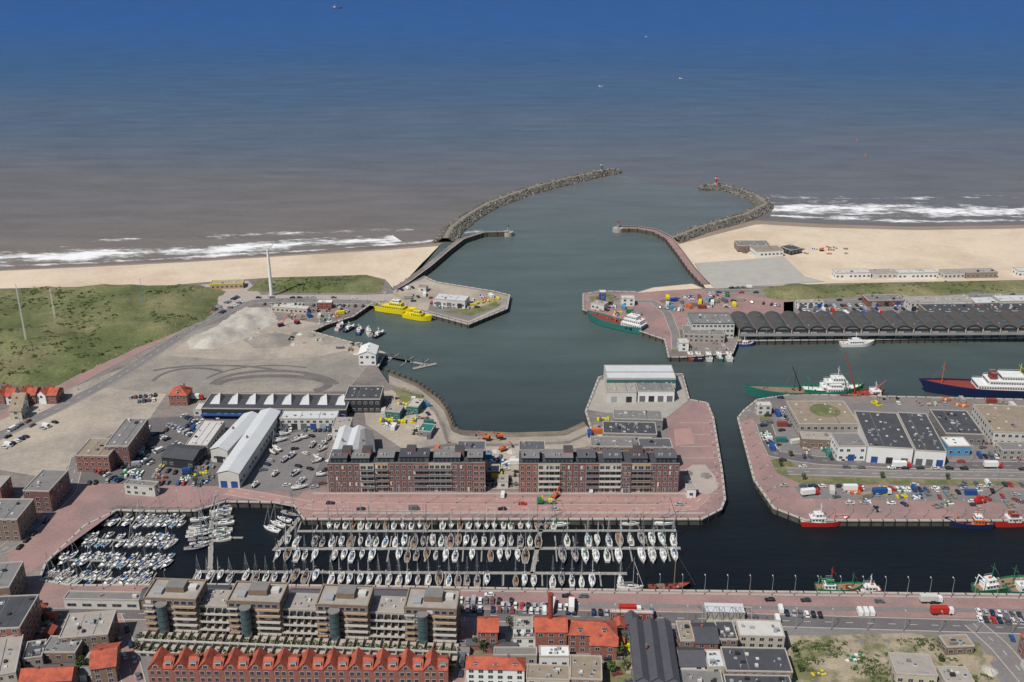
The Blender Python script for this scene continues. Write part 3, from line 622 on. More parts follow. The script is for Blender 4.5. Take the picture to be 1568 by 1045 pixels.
def B(name,A,Bp,C,h,wl,rf,kind='flat',floors=2,rise=3,n=1,doors=0,clut=3,win=True,bay=3.6,ww=1.8,trim=None,z0=0,ridge='x',rc=False):
    a=P(*A,h);b=P(*Bp,h);c=P(*C,h)
    if rc:
        ey=(c-a).normalized(); e=Vector((ey.y,-ey.x,0)); w=(b-a).dot(e); d=(c-a).length
    else:
        e=b-a;w=e.length;e.normalize(); ey=Vector((-e.y,e.x,0)); d=abs((c-a).dot(ey))
        if (c-a).dot(ey)<0: a=a-ey*d
    mb=MB(); tr=trim or quaycap
    mb.box(0,w,0,d,-.3,h,wl,rf)
    if kind=='flat':
        for (x0,x1,y0,y1) in ((-.1,w+.1,-.1,.3),(-.1,w+.1,d-.3,d+.1),(-.1,.3,.3,d-.3),(w-.3,w+.1,.3,d-.3)): mb.box(x0,x1,y0,y1,h-.2,h+.45,tr)
        for _ in range(clut):
            if w<5 or d<5: break
            x=U(1,w-2.5);y=U(1,d-2.5); k=R()
            if k<.5: mb.box(x,x+U(.8,2),y,y+U(.8,1.6),h,h+U(.4,1.3),random.choice((steel,offw,grroof,dark)))
            elif k<.8: mb.cyl(x,y,h,h+U(.5,1.2),.35,steel,8)
            else: mb.box(x,x+1.4,y,y+1.4,h,h+.35,frame); mb.box(x+.1,x+1.3,y+.1,y+1.3,h+.35,h+.42,glassb)
        if w*d>300 and clut>1:
            nx=max(2,int(w/7)); ny=max(1,int(d/8)); 
            for i in range(nx):
                for j in range(ny):
                    if R()<.7: x=(i+.5)*w/nx;y=(j+.5)*d/ny; mb.box(x,x+1.2,y,y+1.2,h,h+.35,offw if R()<.6 else steel)
            mb.box(w*.35,w*.35+.25,1,d-1,h,h+.08,grroof); mb.box(w*.68,w*.68+.25,1,d-1,h,h+.08,dkroof)
    elif kind=='gable':
        o=.5;s=w/n if ridge=='y' else d/n
        for i in range(n):
            if ridge=='y':
                x0=i*s;x1=x0+s;xm=(x0+x1)/2; oo=o if n==1 else 0
                mb.poly([(x0-oo,-o,h+.02),(xm,-o,h+rise),(xm,d+o,h+rise),(x0-oo,d+o,h+.02)][::-1],rf); mb.poly([(x1+oo,-o,h+.02),(xm,-o,h+rise),(xm,d+o,h+rise),(x1+oo,d+o,h+.02)],rf)
                for yy in (0,d): mb.poly([(x0,yy,h),(x1,yy,h),(xm,yy,h+rise-.05)],wl)
            else:
                y0=i*s;y1=y0+s;ym=(y0+y1)/2; oo=o if n==1 else 0
                mb.poly([(-o,y0-oo,h+.02),(w+o,y0-oo,h+.02),(w+o,ym,h+rise),(-o,ym,h+rise)],rf); mb.poly([(-o,y1+oo,h+.02),(w+o,y1+oo,h+.02),(w+o,ym,h+rise),(-o,ym,h+rise)][::-1],rf)
                for xx in (0,w): mb.poly([(xx,y0,h),(xx,y1,h),(xx,ym,h+rise-.05)],wl)
        if name.endswith('house'): mb.box(w*.3,w*.3+.9,d*.5-.4,d*.5+.4,h+rise*.6,h+rise+1,brick)
        elif ridge=='y' and n==1:
            for i in range(int(d/6)): mb.box(w/2-.5,w/2+.5,i*6+2,i*6+3,h+rise-.1,h+rise+.5,steel)
    elif kind=='hip':
        o=.5; k=min(w,d)/2
        if w>=d: r1=(k,d/2,h+rise);r2=(w-k,d/2,h+rise)
        else: r1=(w/2,k,h+rise);r2=(w/2,d-k,h+rise)
        c4=[(-o,-o,h),(w+o,-o,h),(w+o,d+o,h),(-o,d+o,h)]
        if w>=d: fs=[[c4[0],c4[1],r2,r1],[c4[1],c4[2],r2],[c4[2],c4[3],r1,r2],[c4[3],c4[0],r1]]
        else: fs=[[c4[0],c4[1],r1],[c4[1],c4[2],r2,r1],[c4[2],c4[3],r2],[c4[3],c4[0],r1,r2]]
        for f in fs: mb.poly(f,rf)
        for i in range(max(1,int(w/7))):
            x=(i+.5)*w/max(1,int(w/7)); mb.box(x-.9,x+.9,1.0,3.5,h+.1,h+rise*.55,white,dkroof); mb.box(x-.7,x+.7,.96,1.0,h+.5,h+rise*.5,glass)
        mb.box(w*.7,w*.7+1,d*.5-.4,d*.5+.4,h+rise*.5,h+rise+1.2,brick)
    if win: wins(mb,w,d,h,floors,bay,ww,1.5)
    for i in range(doors):
        c=w*(i+.5)/doors; hw=min(1.8,w/doors*.4); face(mb,0,w,d,c-hw,c+hw,0,min(4,h-.8),.09,random.choice((dark,greyp,blue,steel)))
    return mb,a,math.atan2(e.y,e.x),w,d
def Bo(name,*a,**k):
    mb,o,r,w,d=B(name,*a,**k); return mb.obj(name,(o.x,o.y,0),r)
def apt(A,Bp,segs,dep=13,h=16.5,name='apartment_building'):
    a,w,r=frm(A,Bp,h); mb=MB(); tot=sum(s[0] for s in segs); x=0; fl=5; fh=h/fl
    for sw,m,bal in segs:
        W=w*sw/tot; pr=.8 if bal==2 else 0; hh=h+(.6 if bal==2 else 0)
        mb.box(x,x+W,-pr,dep,-.3,hh,m,dkroof); mb.box(x,x+W,-pr-.06,-pr+.25,hh,hh+.7,m,quaycap); mb.box(x,x+W,dep-.25,dep+.06,hh,hh+.7,m,quaycap)
        n=max(2,round(W/3.3)); s=W/n
        for side in (0,1):
            for k in range(fl):
                for i in range(n):
                    c=x+s*(i+.5); zb=k*fh+.75 if k else .3; zt=(k+1)*fh-.7; hw=s*.36 if bal else s*.25
                    y0,y1=((-pr-.04,-pr+.05) if side==0 else (dep-.05,dep+.04))
                    mb.box(c-hw-.12,c+hw+.12,y0,y1,zb-.12,zt+.12,frame)
                    y0,y1=((-pr-.08,-pr) if side==0 else (dep,dep+.08))
                    mb.box(c-hw,c-.06,y0,y1,zb,zt,glass if R()<.85 else offw); mb.box(c+.06,c+hw,y0,y1,zb,zt,glass if R()<.85 else grroof)
                if bal==1 and k:
                    yb=-1.5 if side==0 else dep; mb.box(x+.3,x+W-.3,yb,yb+1.5,k*fh-.02,k*fh+.18,quaycap)
                    yy=yb if side==0 else yb+1.44; mb.box(x+.3,x+W-.3,yy,yy+.06,k*fh+.2,k*fh+1.15,offw if (int(x)%2) else greyp)
        x+=W
    x=1.5
    while x<w-8:
        L=U(8,16); L=min(L,w-1.5-x); hh=U(2.7,3.3); mb.box(x,x+L,2.0,dep-2,h+.02,h+hh,pentm,pentm); mb.box(x-.3,x+L+.3,1.4,dep-1.6,h+hh,h+hh+.25,dark,random.choice((grroof,pentm,dkroof)))
        n=int(L/2.2)
        for i in range(n): mb.box(x+.4+i*2.2,x+2.0+i*2.2,1.94,2.0,h+.5,h+2.3,glass)
        for _ in range(3): xx=U(x+.5,x+L-1.5); mb.box(xx,xx+1,4,5.2,h+hh+.25,h+hh+1.1,steel)
        x+=L+U(1.5,5)
    for i in range(2):
        xx=w*(.28+.44*i); mb.box(xx,xx+5,dep-6,dep-.5,h,h+5,brickd,dkroof)
    for f,xs in ((3,0),(1,w)):
        for k in range(fl):
            for i in range(3):
                y=2+i*3.6; x0=xs-.06 if f==3 else xs-.02; mb.box(x0,x0+.08,y,y+1.5,k*fh+.9,k*fh+2.5,glass)
    mb.obj(name,(a.x,a.y,0),r)
apt((501,712),(572,712),[(5,brickd,0),(2.2,brickc,1)])
apt((573,711),(743,711),[(2.2,bricky,1),(4,brickd,0),(2.6,brick,1),(3.6,brickc,1),(3.5,brickd,0),(2,brick,2)])
apt((795,712),(1041,712),[(3,brick,0),(3.5,brickc,1),(4,brickd,0),(2.2,brick,1),(3.5,brickc,1),(1.5,brickd,2),(3.2,bricky,1),(4.5,brickd,0)])
for x0,x1,y in ((700,743,690),(795,835,690),(980,1030,686)): Bo('apartment_building',(x0,y),(x1,y),(x0+3,y-14),15,brickd,pentm,floors=5,clut=4)
Bo('kiosk',(745,722),(765,722),(748,712),4,greyp,grroof2,floors=1,clut=1); Bo('kiosk',(762,738),(778,738),(765,728),4,offw,grroof2,floors=1,clut=1)
Bo('warehouse',(503,704),(546,704),(530,656),8,offw,whroof,'gable',1,2.0,n=2,ridge='y',doors=2,win=False)
Bo('warehouse',(549,700),(574,698),(575,660),8,brickb,grroof,'gable',1,2,ridge='y',doors=1)
Bo('warehouse',(333,724),(366,724),(400,629),9,offw,whroof,'gable',1,1.8,ridge='y',doors=2,bay=5,ww=2.5,rc=True)
Bo('warehouse',(322,688),(350,688),(374,634),8,offw,whroof,'gable',1,2,ridge='y',doors=1,rc=True)
Bo('warehouse',(284,682),(318,682),(312,645),6,offw,offw,floors=1,clut=5,rc=True)
Bo('warehouse',(428,642),(515,642),(432,630),7,offw,whroof,floors=2,doors=6,clut=5)
Bo('office_building',(508,655),(535,655),(520,640),8,offw,grroof2,floors=2)
mb,o,r,w,d=B('factory_hall',(308,626),(530,628),(322,603),6.5,dark,dkroof,floors=1,bay=4,clut=0)
n=8
for i in range(n):
    x=w*(i+.3)/n; y0=d*.3; x1=x+w/n*.55; xm=x+w/n*.35; y1=d*.8
    mb.poly([(x,y0,6.6),(x1,y0,6.6),(xm,y1,9.2)],whroof); mb.poly([(x1,y0,6.6),(x1+.4,y1+.5,6.6),(xm,y1,9.2)],dkroof); mb.poly([(x1+.4,y1+.5,6.6),(x,y1+.5,6.6),(xm,y1,9.2)],dkroof); mb.poly([(x,y1+.5,6.6),(x,y0,6.6),(xm,y1,9.2)],offw)
mb.box(0,w,-2.5,-.12,2.8,3.4,blue); mb.obj('factory_hall',(o.x,o.y,0),r)
Bo('workshop',(527,612),(582,612),(540,592),9,dark,dkroof,floors=2,clut=3)
Bo('workshop',(296,628),(336,628),(300,618),4,offw,offw,floors=1,clut=1)
Bo('harbour_office',(549,543),(575,543),(557,530),8,white,white,'gable',2,rise=2.5,ridge='y')
Bo('workshop',(590,630),(612,632),(596,620),5,teal,grroof2,floors=1); Bo('workshop',(622,622),(640,624),(630,610),5,teal,gravelw,floors=1)
Bo('workshop',(640,660),(660,662),(640,648),3.5,grroof,teal,floors=1,clut=1)
Bo('brick_house',(258,606),(286,606),(268,594),7,brick,orange,'hip',2,4.5)
Bo('brick_building',(115,698),(166,699),(133,672),10,brick,tanroof,floors=3,clut=4)
Bo('brick_building',(160,684),(196,684),(196,642),12,brickd,grroof,floors=4,clut=4)
Bo('brick_building',(35,752),(76,752),(66,720),12,brickd,grroof,floors=4,clut=4,rc=True)
Bo('brick_building',(-40,796),(26,796),(0,765),12,brickb,grroof,floors=4); Bo('brick_building',(-60,748),(0,748),(-30,730),10,brick,grroof2,floors=3)
Bo('office_building',(190,742),(236,746),(202,735),6,offw,grroof,floors=2,clut=3); 
Bo('storage_shed',(247,700),(295,705),(270,680),6,dark,dkroof,'gable',1,2.5,ridge='x')
for i in range(8):
    x=-40+i*16; Bo('brick_house',(x,606-i*.3+ (i%2)*2),(x+13,606),(x+3,594),6,brick if i%3 else white,orange,'gable',2,3,ridge='x' if i%2 else 'y')
for i in range(3): Bo('brick_house',(14+i*2,630-i*9),(32+i*2,630-i*9),(18,622-i*9),6,white if i else brickc,tanroof,'gable',2,3)
Bo('beach_pavilion',(322,436),(372,434),(324,430),4.5,bricky,grroof2,floors=1,trim=yellow); Bo('beach_pavilion',(485,464),(508,464),(487,460),5,redox,white,floors=1)
Bo('beach_pavilion',(415,470),(470,474),(420,466),4,brickc,offw,floors=1)
Bo('lifeboat_house',(663,458),(712,462),(672,450),6,offw,whroof,floors=1,doors=3); Bo('kiosk',(640,440),(652,441),(642,436),4,offw,tanroof,floors=1,clut=0)
for i in range(7): inst(random.choice((stacks[8],cont[14])),'yellow_buoy_store',P(715+i*8,470-i*2,.13),.4*i,.6)
def bigwh():
    mb,o,r,w,d=B('warehouse',(929,580),(1035,580),(935,560),10,offw,whroof,floors=1,win=False,doors=0,clut=0)
    mb.box(0,w,-.12,.1,6.8,9.3,teal); mb.box(2,w-2,-.14,.1,7.2,8.8,glassb)
    mb.box(.5,w-.5,d*.45,d*.45+.5,10.02,10.6,steel)
    mb.obj('warehouse',(o.x,o.y,0),r)
bigwh()
Bo('warehouse',(929,601),(975,601),(932,582),7,offw,grroof2,floors=1,doors=2,win=False); Bo('warehouse',(977,600),(1033,600),(979,583),7,white,grroof,floors=1,doors=4,win=False)
Bo('industrial_shed',(940,642),(1015,644),(945,628),7,grroof,grroof,floors=1,clut=10); Bo('industrial_shed',(924,664),(1006,666),(934,646),8,grroof,dkroof,floors=2,clut=16,doors=4)
Bo('industrial_shed',(905,684),(1000,686),(915,669),6,brickb,grroof,floors=2,clut=12); Bo('kiosk',(1052,750),(1066,750),(1054,742),5,white,grroof2,floors=1,clut=1)
Bo('fish_auction_office',(1060,496),(1125,496),(1063,480),11,offw,grroof,floors=3,clut=10,bay=3,trim=teal); Bo('warehouse',(1047,512),(1110,514),(1056,499),6,grroof2,grroof,floors=2,clut=4)
Bo('office_building',(1040,526),(1055,526),(1043,519),6,white,offw,floors=2,clut=1)
def fishhall(A,Bp,n,d,h):
    a,w,r=frm(A,Bp,h); mb=MB(); s=w/n; mb.box(0,w,0,d,-.3,h-.05,dark,dkroof)
    K=6
    for i in range(n):
        for k in range(K):
            f=lambda t:h+2.8*math.sin(math.pi*t**.75)**.8
            t0,t1=k/K,(k+1)/K; x0,x1=(i+t0)*s,(i+t1)*s; z0,z1=f(t0),f(min(1,t1))if t1<1 else h
            mb.poly([(x0,-1,z0),(x1,-1,z1),(x1,d+1,z1),(x0,d+1,z0)],hallr if k<5 else grroof)
            mb.poly([(x0,-.02,h-.06),(x1,-.02,h-.06),(x1,-.02,z1-.1),(x0,-.02,z0-.1)],grroof)
        mb.box(i*s+s*.3,i*s+s*.55,d*.2,d*.3,h+2.2,h+3.0,glassb); mb.box(i*s+s*.3,i*s+s*.55,d*.65,d*.75,h+2.2,h+3.0,glassb)
        mb.box(i*s+1.2,(i+.5)*s-.3,-.1,.05,.2,h*.7,steel); mb.box((i+.5)*s+.3,(i+1)*s-1.2,-.1,.05,.2,h*.7,greyp); mb.box(i*s-.3,i*s+.3,-1.1,.1,0,h,quaycap)
    mb.box(0,w,-5,-.2,3.6,3.9,grroof)
    mb.obj('fish_auction_hall',(a.x,a.y,0),r)
fishhall((1132,505),(1850,501),27,30,7)
for x0,x1,y,m,rf in [(1395,1430,464,offw,grroof2),(1432,1492,463,white,grroof2),(1494,1530,465,redox,whroof),(1532,1600,462,offw,whroof),(1640,1760,465,offw,grroof),(1222,1262,464,white,grroof2),(1330,1386,461,redox,grroof)]:
    Bo('warehouse',(x0,y),(x1,y-1),(x0+2,y-9 if x0>1300 else y-4),7 if x0>1390 else 5,m,rf,floors=2,clut=6,doors=3)
Bo('warehouse',(1420,478),(1640,476),(1422,466),6,brickb,dkroof,floors=1,clut=14,doors=8)
for x0,x1,y,m in [(1280,1334,419,white),(1338,1374,419,offw),(1376,1436,419,white),(1446,1478,419,offw),(1480,1528,418,tanroof),(1560,1640,416,white)]:
    Bo('beach_pavilion',(x0,y),(x1,y-1),(x0,y-6),5,m,offw if m==white else grroof2,floors=1,clut=4)
Bo('beach_pavilion',(1130,377),(1180,377),(1133,369),5,brickb,grroof,floors=1,clut=4); Bo('beach_pavilion',(1158,386),(1200,384),(1160,378),5,white,tanroof,floors=1,clut=4); Bo('beach_pavilion',(1195,378),(1212,384),(1200,371),4,dark,dkroof,floors=1)
for i in range(14): inst(random.choice(stacks),'stacked_goods',P(random.choice((1145,1180,1240,1270,1300))+U(-12,12),U(378,392),-.35),U(0,3),.6)
Bo('control_tower',(952,458),(972,458),(954,453),6,white,offw,floors=2); Bo('control_tower',(918,448),(928,448),(919,445),12,blue,white,floors=4,clut=1)
Bo('office_building',(905,464),(925,468),(908,459),5,offw,grroof2,floors=1)
# R2
Bo('cold_store',(1224,650),(1316,650),(1214,615),9,grroof2,tanroof,floors=2,clut=6)
a,w,r=frm((1234,640),(1290,638),9.1); mbp=MB(); mbp.cyl(0,0,0,.12,9,lawn,20); mbp.obj('green_roof',(a.x+14,a.y+10,9.05))
Bo('cold_store',(1330,684),(1398,686),(1308,630),10,white,dkroof,floors=2,clut=14,doors=3,win=False,rc=True); Bo('cold_store',(1402,690),(1448,690),(1374,632),9,white,dkroof,floors=2,clut=12,doors=3,win=False,rc=True)
Bo('cold_store',(1284,684),(1327,684),(1280,664),9,white,grroof,floors=2,clut=3,doors=1); Bo('cold_store',(1448,664),(1505,664),(1424,628),7,grroof,dkroof,floors=1,clut=14,rc=True)
Bo('cold_store',(1452,684),(1487,684),(1448,670),6,cyan,white,floors=1); Bo('cold_store',(1522,662),(1640,660),(1490,620),8,offw,tanroof,floors=2,clut=6,rc=True); Bo('cold_store',(1535,690),(1640,690),(1530,678),6,grroof2,grroof,floors=2)
Bo('workshop',(1228,672),(1275,674),(1232,662),6,brickb,grroof2,floors=1); Bo('cold_store',(1700,690),(1900,690),(1690,630),9,offw,grroof,floors=2)
Bo('office_building',(1160,622),(1182,622),(1163,616),6,offw,offw,floors=2,clut=1)
# ---- foreground
def terrace():
    h=18; a,w,r=frm((219,917),(699,935),h); mb=MB(); tow=[(0,.17),(.27,.44),(.555,.72),(.835,1)]; low=[(.17,.27),(.44,.555),(.72,.835)]
    for t0,t1 in low:
        x0,x1=t0*w,t1*w; mb.box(x0,x1,3,15,-.3,13,brickc,grroof2); mb.box(x0,x1,2.9,3.2,13,13.7,quaycap)
        for _ in range(8): xx=U(x0+1,x1-2);yy=U(5,13); mb.box(xx,xx+U(.6,1.5),yy,yy+1,13,13+U(.4,1),random.choice((steel,offw,grroof)))
        for k in range(4):
            z=.3+k*3.2; y=3-1.6*(3-k)*.6-1.5
            mb.box(x0+.05,x1-.05,y,3.02,z-.2,z,quaycap); mb.box(x0+.1,x1-.1,y-.05,y,z,z+1,offw)
            n=max(2,int((x1-x0)/3))
            for i in range(n):
                xx=x0+(i+.1)*(x1-x0)/n; mb.box(xx,xx+(x1-x0)/n*.8,2.93,3.0,z+.2,z+2.6,glass); mb.box(xx-.3,xx-.1,y+.1,2.9,z,z+2.2,brickc)
    for t0,t1 in tow:
        x0,x1=t0*w,t1*w; W=x1-x0
        mb.box(x0,x1,0,14,-.3,h,brickb,grroof2); 
        for (p0,p1,p2,p3) in ((x0-.1,x1+.1,-.1,.4),(x0-.1,x1+.1,13.6,14.1),(x0-.1,x0+.4,.4,13.6),(x1-.4,x1+.1,.4,13.6)): mb.box(p0,p1,p2,p3,h-.4,h+.7,brickb,tanroof)
        mb.box(x0+W*.35,x0+W*.7,5,11,h,h+2.6,brickb,grroof); mb.box(x0+W*.15,x0+W*.3,3,7,h,h+1.2,steel); mb.box(x0+W*.75,x0+W*.9,7,10,h,h+1.4,offw)
        for k in range(6):
            z=k*3
            for i in range(7):
                xx=x0+.8+i*(W-1.2)/7
                if 2<=i<=2: continue
                mb.box(xx-.1,xx+(W-1.2)/7*.75+.1,-.05,.05,z+.7,z+2.5,frame); mb.box(xx,xx+(W-1.2)/7*.75,-.09,.0,z+.8,z+2.4,glass if R()<.85 else offw)
            mb.box(x0+W*.55,x1-.2,-1.7,-.1,z+.0,z+.18,quaycap); mb.box(x0+W*.55,x1-.2,-1.76,-1.7,z+.18,z+1.1,offw if k<4 else bricky)
            mb.box(x0+.2,x0+W*.2,-1.3,-.1,z,z+.18,quaycap); mb.box(x0+.2,x0+W*.2,-1.36,-1.3,z+.18,z+1.0,bricky if k<4 else offw)
            for s,xx in ((0,x0-.06),(1,x1-.02)):
                for j in range(3): mb.box(xx,xx+.08,2+j*4,3.8+j*4,z+.9,z+2.3,glass)
        mb.cyl(x0+W*.36,-1.5,0,16.5,2.2,glassb,16); mb.cyl(x0+W*.36,-1.5,16.5,16.9,2.5,grroof,16)
        for k in range(1,6): mb.cyl(x0+W*.36,-1.5,k*3-.1,k*3+.1,2.26,dark,16)
    for j,(y0,y1,z) in enumerate(((-8,-2.2,3.2),(-14,-8.0,1.8))):
        mb.box(-1,w+1,y0,y1,-.2,z,brickc,palepave); mb.box(-1,w+1,y0-.25,y0,z-.2,z+.7,offw)
        n=36
        for i in range(n):
            x=(i+.5)*w/n; mb.box(x-.08,x+.08,y0+.2,y1-.2,z,z+1.6,tanroof)
            mb.box(x+.4,x+2.6,y0-.32,y0-.25,.4,z-.4,glass)
            for _ in range(18):
                p=Vector((x+U(.2,3.4),y0+U(.2,3.0),z+U(.1,.9))); d=Vector((U(-1,1),U(-1,1),U(-1,1)))*.5; e=d.orthogonal().normalized()*.45; mb.poly([p-d,p+e,p+d,p-e],leaf if R()<.6 else grassd)
    mb.obj('terraced_apartment_building',(a.x,a.y,0),r)
terrace()
def redrow():
    a,w,r=frm((226,1024),(686,1027),7); n=12; s=w/n
    for i in range(n):
        mb=MB(); d=9; mb.box(0,s-.02,0,d,-.3,7,brick,tanroof); 
        g=s*.62; xm=g/2; rr=3.6
        mb.poly([(-.2,-.4,6.9),(xm,-.4,7+rr),(xm,d+.4,7+rr),(-.2,d+.4,6.9)][::-1],orange); mb.poly([(g+.2,-.4,6.9),(xm,-.4,7+rr),(xm,d+.4,7+rr),(g+.2,d+.4,6.9)],orange)
        for yy in (0,d): mb.poly([(0,yy,7.0),(g,yy,7.0),(xm,yy,7+rr-.1)],brick)
        mb.poly([(g-.4,-.3,7.05),(s-.02,-.3,7.05),(s-.02,d*.5,9.4),(g-.6,d*.5,9.4)],orange); mb.poly([(g-.4,d+.3,7.05),(s-.02,d+.3,7.05),(s-.02,d*.5,9.4),(g-.6,d*.5,9.4)][::-1],orange)
        mb.box(g+.5,s-.8,1.0,2.8,7.3,8.9,white,grroof); mb.box(g+.7,s-1.0,.95,1.0,7.6,8.7,glass)
        mb.box(xm-1,xm+1,-.05,.02,7.2,8.6,frame); mb.box(xm-.85,xm+.85,-.09,0,7.3,8.5,glass)
        sx=U(1.2,2.2); mb.poly([(xm+.5,2+sx,7+rr-.55),(xm+.5,3.2+sx,7+rr-.55),(xm+1.5,3.2+sx,7+rr-1.75),(xm+1.5,2+sx,7+rr-1.75)][::-1],glassb)
        for k in range(2):
            for x in (.8,3.4,6.4): mb.box(x-.1,x+1.7,-.05,.02,.9+k*3.3,2.7+k*3.3,frame); mb.box(x,x+1.6,-.09,0,1+k*3.3,2.6+k*3.3,glass)
        mb.box(s-.9,s-.2,d*.45,d*.55,8.5,10.4,brickd)
        p=Vector((a.x,a.y,0))+Vector((math.cos(r),math.sin(r),0))*s*i; mb.obj('brick_house',p,r)
redrow()
Bo('quay_building',(97,918),(212,920),(105,906),5,offw,grroof,floors=1,bay=6,ww=4); Bo('quay_building',(296,917),(345,918),(300,896),6,brickb,slate,'gable',1,2)
for x0,x1 in ((346,440),(442,540),(542,642)): Bo('quay_building',(x0,917),(x1,919),(x0+3,902),6,brickb,slate,'gable',2,2.2)
Bo('quay_building',(215,918),(294,918),(217,900),6,brickb,slate,'gable',2,2)
fg=[('brick_building',(90,978),(165,972),(96,942),10,brickb,grroof2,'flat',3),('brick_building',(62,1000),(115,1000),(60,975),8,brickb,grroof,'flat',2),('brick_house',(138,1025),(176,1020),(140,990),8,brickb,orange,'gable',3),
('brick_house',(30,1045),(108,1042),(34,1024),7,brick,orange,'gable',2),('apartment_building',(-40,965),(30,962),(-20,915),14,brick,dkroof,'flat',5),('apartment_building',(-60,905),(14,900),(-30,865),12,brickb,grroof,'flat',4),('brick_building',(-60,1045),(24,1030),(-40,985),10,brickc,grroof2,'flat',3),('brick_building',(34,1010),(64,1006),(34,985),8,grroof2,dkroof,'flat',2),
('brick_house',(732,968),(762,968),(735,945),9,brick,orange,'gable',3),('brick_house',(787,962),(816,962),(790,946),9,white,grroof2,'flat',3),('brick_house',(786,978),(822,978),(790,966),6,white,grroof,'flat',2),
('brick_building',(820,968),(868,968),(826,944),10,brick,orange,'gable',3),('brick_building',(870,972),(944,974),(872,950),9,brick,orange,'hip',3),('brick_house',(714,1024),(803,1026),(716,1006),8,white,orange,'hip',3),
('workshop',(756,1004),(822,1004),(760,992),5,grroof2,grroof,'flat',1),('workshop',(826,1006),(872,1006),(828,990),6,white,white,'flat',1),('brick_building',(806,1040),(872,1042),(808,1018),7,brickc,tanroof,'flat',2),('warehouse',(873,1040),(922,1042),(876,1004),7,brickb,tanroof,'flat',2),
('brick_house',(905,988),(945,990),(908,978),7,brick,orange,'gable',2),('warehouse',(972,1042),(1042,1044),(974,952),8,greyp,slate,'gable',1),
('brick_house',(1042,982),(1064,982),(1042,952),9,brickb,tanroof,'flat',3),('brick_house',(1066,985),(1100,985),(1068,955),9,brick,dkroof,'gable',3),('brick_house',(1102,980),(1130,980),(1102,952),9,brickb,dkroof,'flat',3),('office_building',(1132,974),(1202,976),(1134,950),9,brickc,offw,'flat',3),
('workshop',(1042,1020),(1080,1020),(1044,992),6,white,slate,'gable',2),('workshop',(1084,1022),(1110,1022),(1084,996),7,brickc,whroof,'flat',2),('workshop',(1044,1048),(1108,1050),(1046,1026),5,white,grroof,'flat',1),('warehouse',(1112,1028),(1214,1030),(1112,992),7,brickb,dkroof,'flat',2),('warehouse',(1112,1052),(1214,1054),(1112,1034),6,blue,dkroof,'flat',2),
('workshop',(1372,1032),(1436,1036),(1366,1000),5,brickc,grroof2,'flat',1),('workshop',(1450,992),(1492,990),(1448,974),4,brickb,tanroof,'flat',1),('workshop',(1448,1045),(1492,1045),(1450,1022),5,grroof2,grroof2,'flat',1),('brick_building',(1585,1000),(1660,1000),(1580,970),9,brick,orange,'hip',3)]
for t in fg: 
    nm,A_,B_,C_,h_,w_,r_,k_,f_=t; Bo(nm,A_,B_,C_,h_,w_,r_,k_,floors=f_,clut=8,rise=3.2 if nm!='warehouse' else 2,ridge='x' if nm!='warehouse' else 'y',n=1 if nm!='warehouse' else 3)
p=P(842,985); mb=MB(); mb.cyl(0,0,0,24,1.3,redox,12,1.0); mb.cyl(0,0,24,24.6,1.3,redox,12); mb.obj('factory_chimney',p)
Bo('quay_building',(935,938),(1000,940),(937,934),4,redox,offw,floors=1,clut=0)
mb=MB(); a,w,r=frm((1075,938),(1150,940),5)
mb.box(2,w-2,0,9,0,.3,conc); mb.box(2,w-2,2,9,.3,3.6,grroof2,whroof)
for x in (0,w/3,2*w/3,w):
    mb.beam((x,-3,0),(x,-1,9),.2,steel); mb.beam((x,11,0),(x,-1,9),.15,steel)
for i in range(12): mb.beam((i*w/12,-1,9 if i%2 else 4),((i+1)*w/12,-1,4 if i%2 else 9),.12,steel)
mb.beam((0,-1,9),(w,-1,9),.2,steel); mb.obj('slipway_shed',(a.x,a.y,0),r)
# ---------------- boats
def hull(mb,L,Bm,fb,m,deck,sheer=.5,boot=None,stern=.75,bul=.0,N=10,rim=None,cut=.5):
    boot=boot or m; rim=rim or m; st=[]
    for i in range(N+1):
        t=i/N; wv=Bm/2*(stern+(1-stern)*min(1,t/.35)**.7)
        if t>cut: wv*=max(.015,1-((t-cut)/(1-cut))**2.2)
        z=fb+sheer*max(0,(t-.45)/.55)**2+ .25*sheer*max(0,(.3-t)/.3)
        x=-L/2+L*t; xw=-L/2+L*(.03+t*.9); i2=min(.15,wv*.5)
        st.append([(xw,wv*.72,-.7),(xw*.7+x*.3,wv*.9,.12*fb),(x,wv,z+bul),(x,wv-i2,z+bul),(x,wv-i2,z)])
    ms=[boot,m,rim,m]
    for s in (1,-1):
        for i in range(N):
            a,b=st[i],st[i+1]
            for k in range(4 if bul else 3):
                q=[(a[k][0],a[k][1]*s,a[k][2]),(b[k][0],b[k][1]*s,b[k][2]),(b[k+1][0],b[k+1][1]*s,b[k+1][2]),(a[k+1][0],a[k+1][1]*s,a[k+1][2])]
                mb.poly(q if s<0 else q[::-1],ms[k])
    for i in range(N):
        a,b=st[i][4],st[i+1][4]; mb.poly([(a[0],-a[1],a[2]),(b[0],-b[1],b[2]),(b[0],b[1],b[2]),(a[0],a[1],a[2])],deck)
    a=st[0]; mb.poly([(a[0][0],-a[0][1],a[0][2]),(a[0][0],a[0][1],a[0][2]),(a[1][0],a[1][1],a[1][2]),(a[1][0],-a[1][1],a[1][2])],boot); mb.poly([(a[1][0],a[1][1],a[1][2]),(a[1][0],-a[1][1],a[1][2]),(a[2][0],-a[2][1],a[2][2]),(a[2][0],a[2][1],a[2][2])],m)
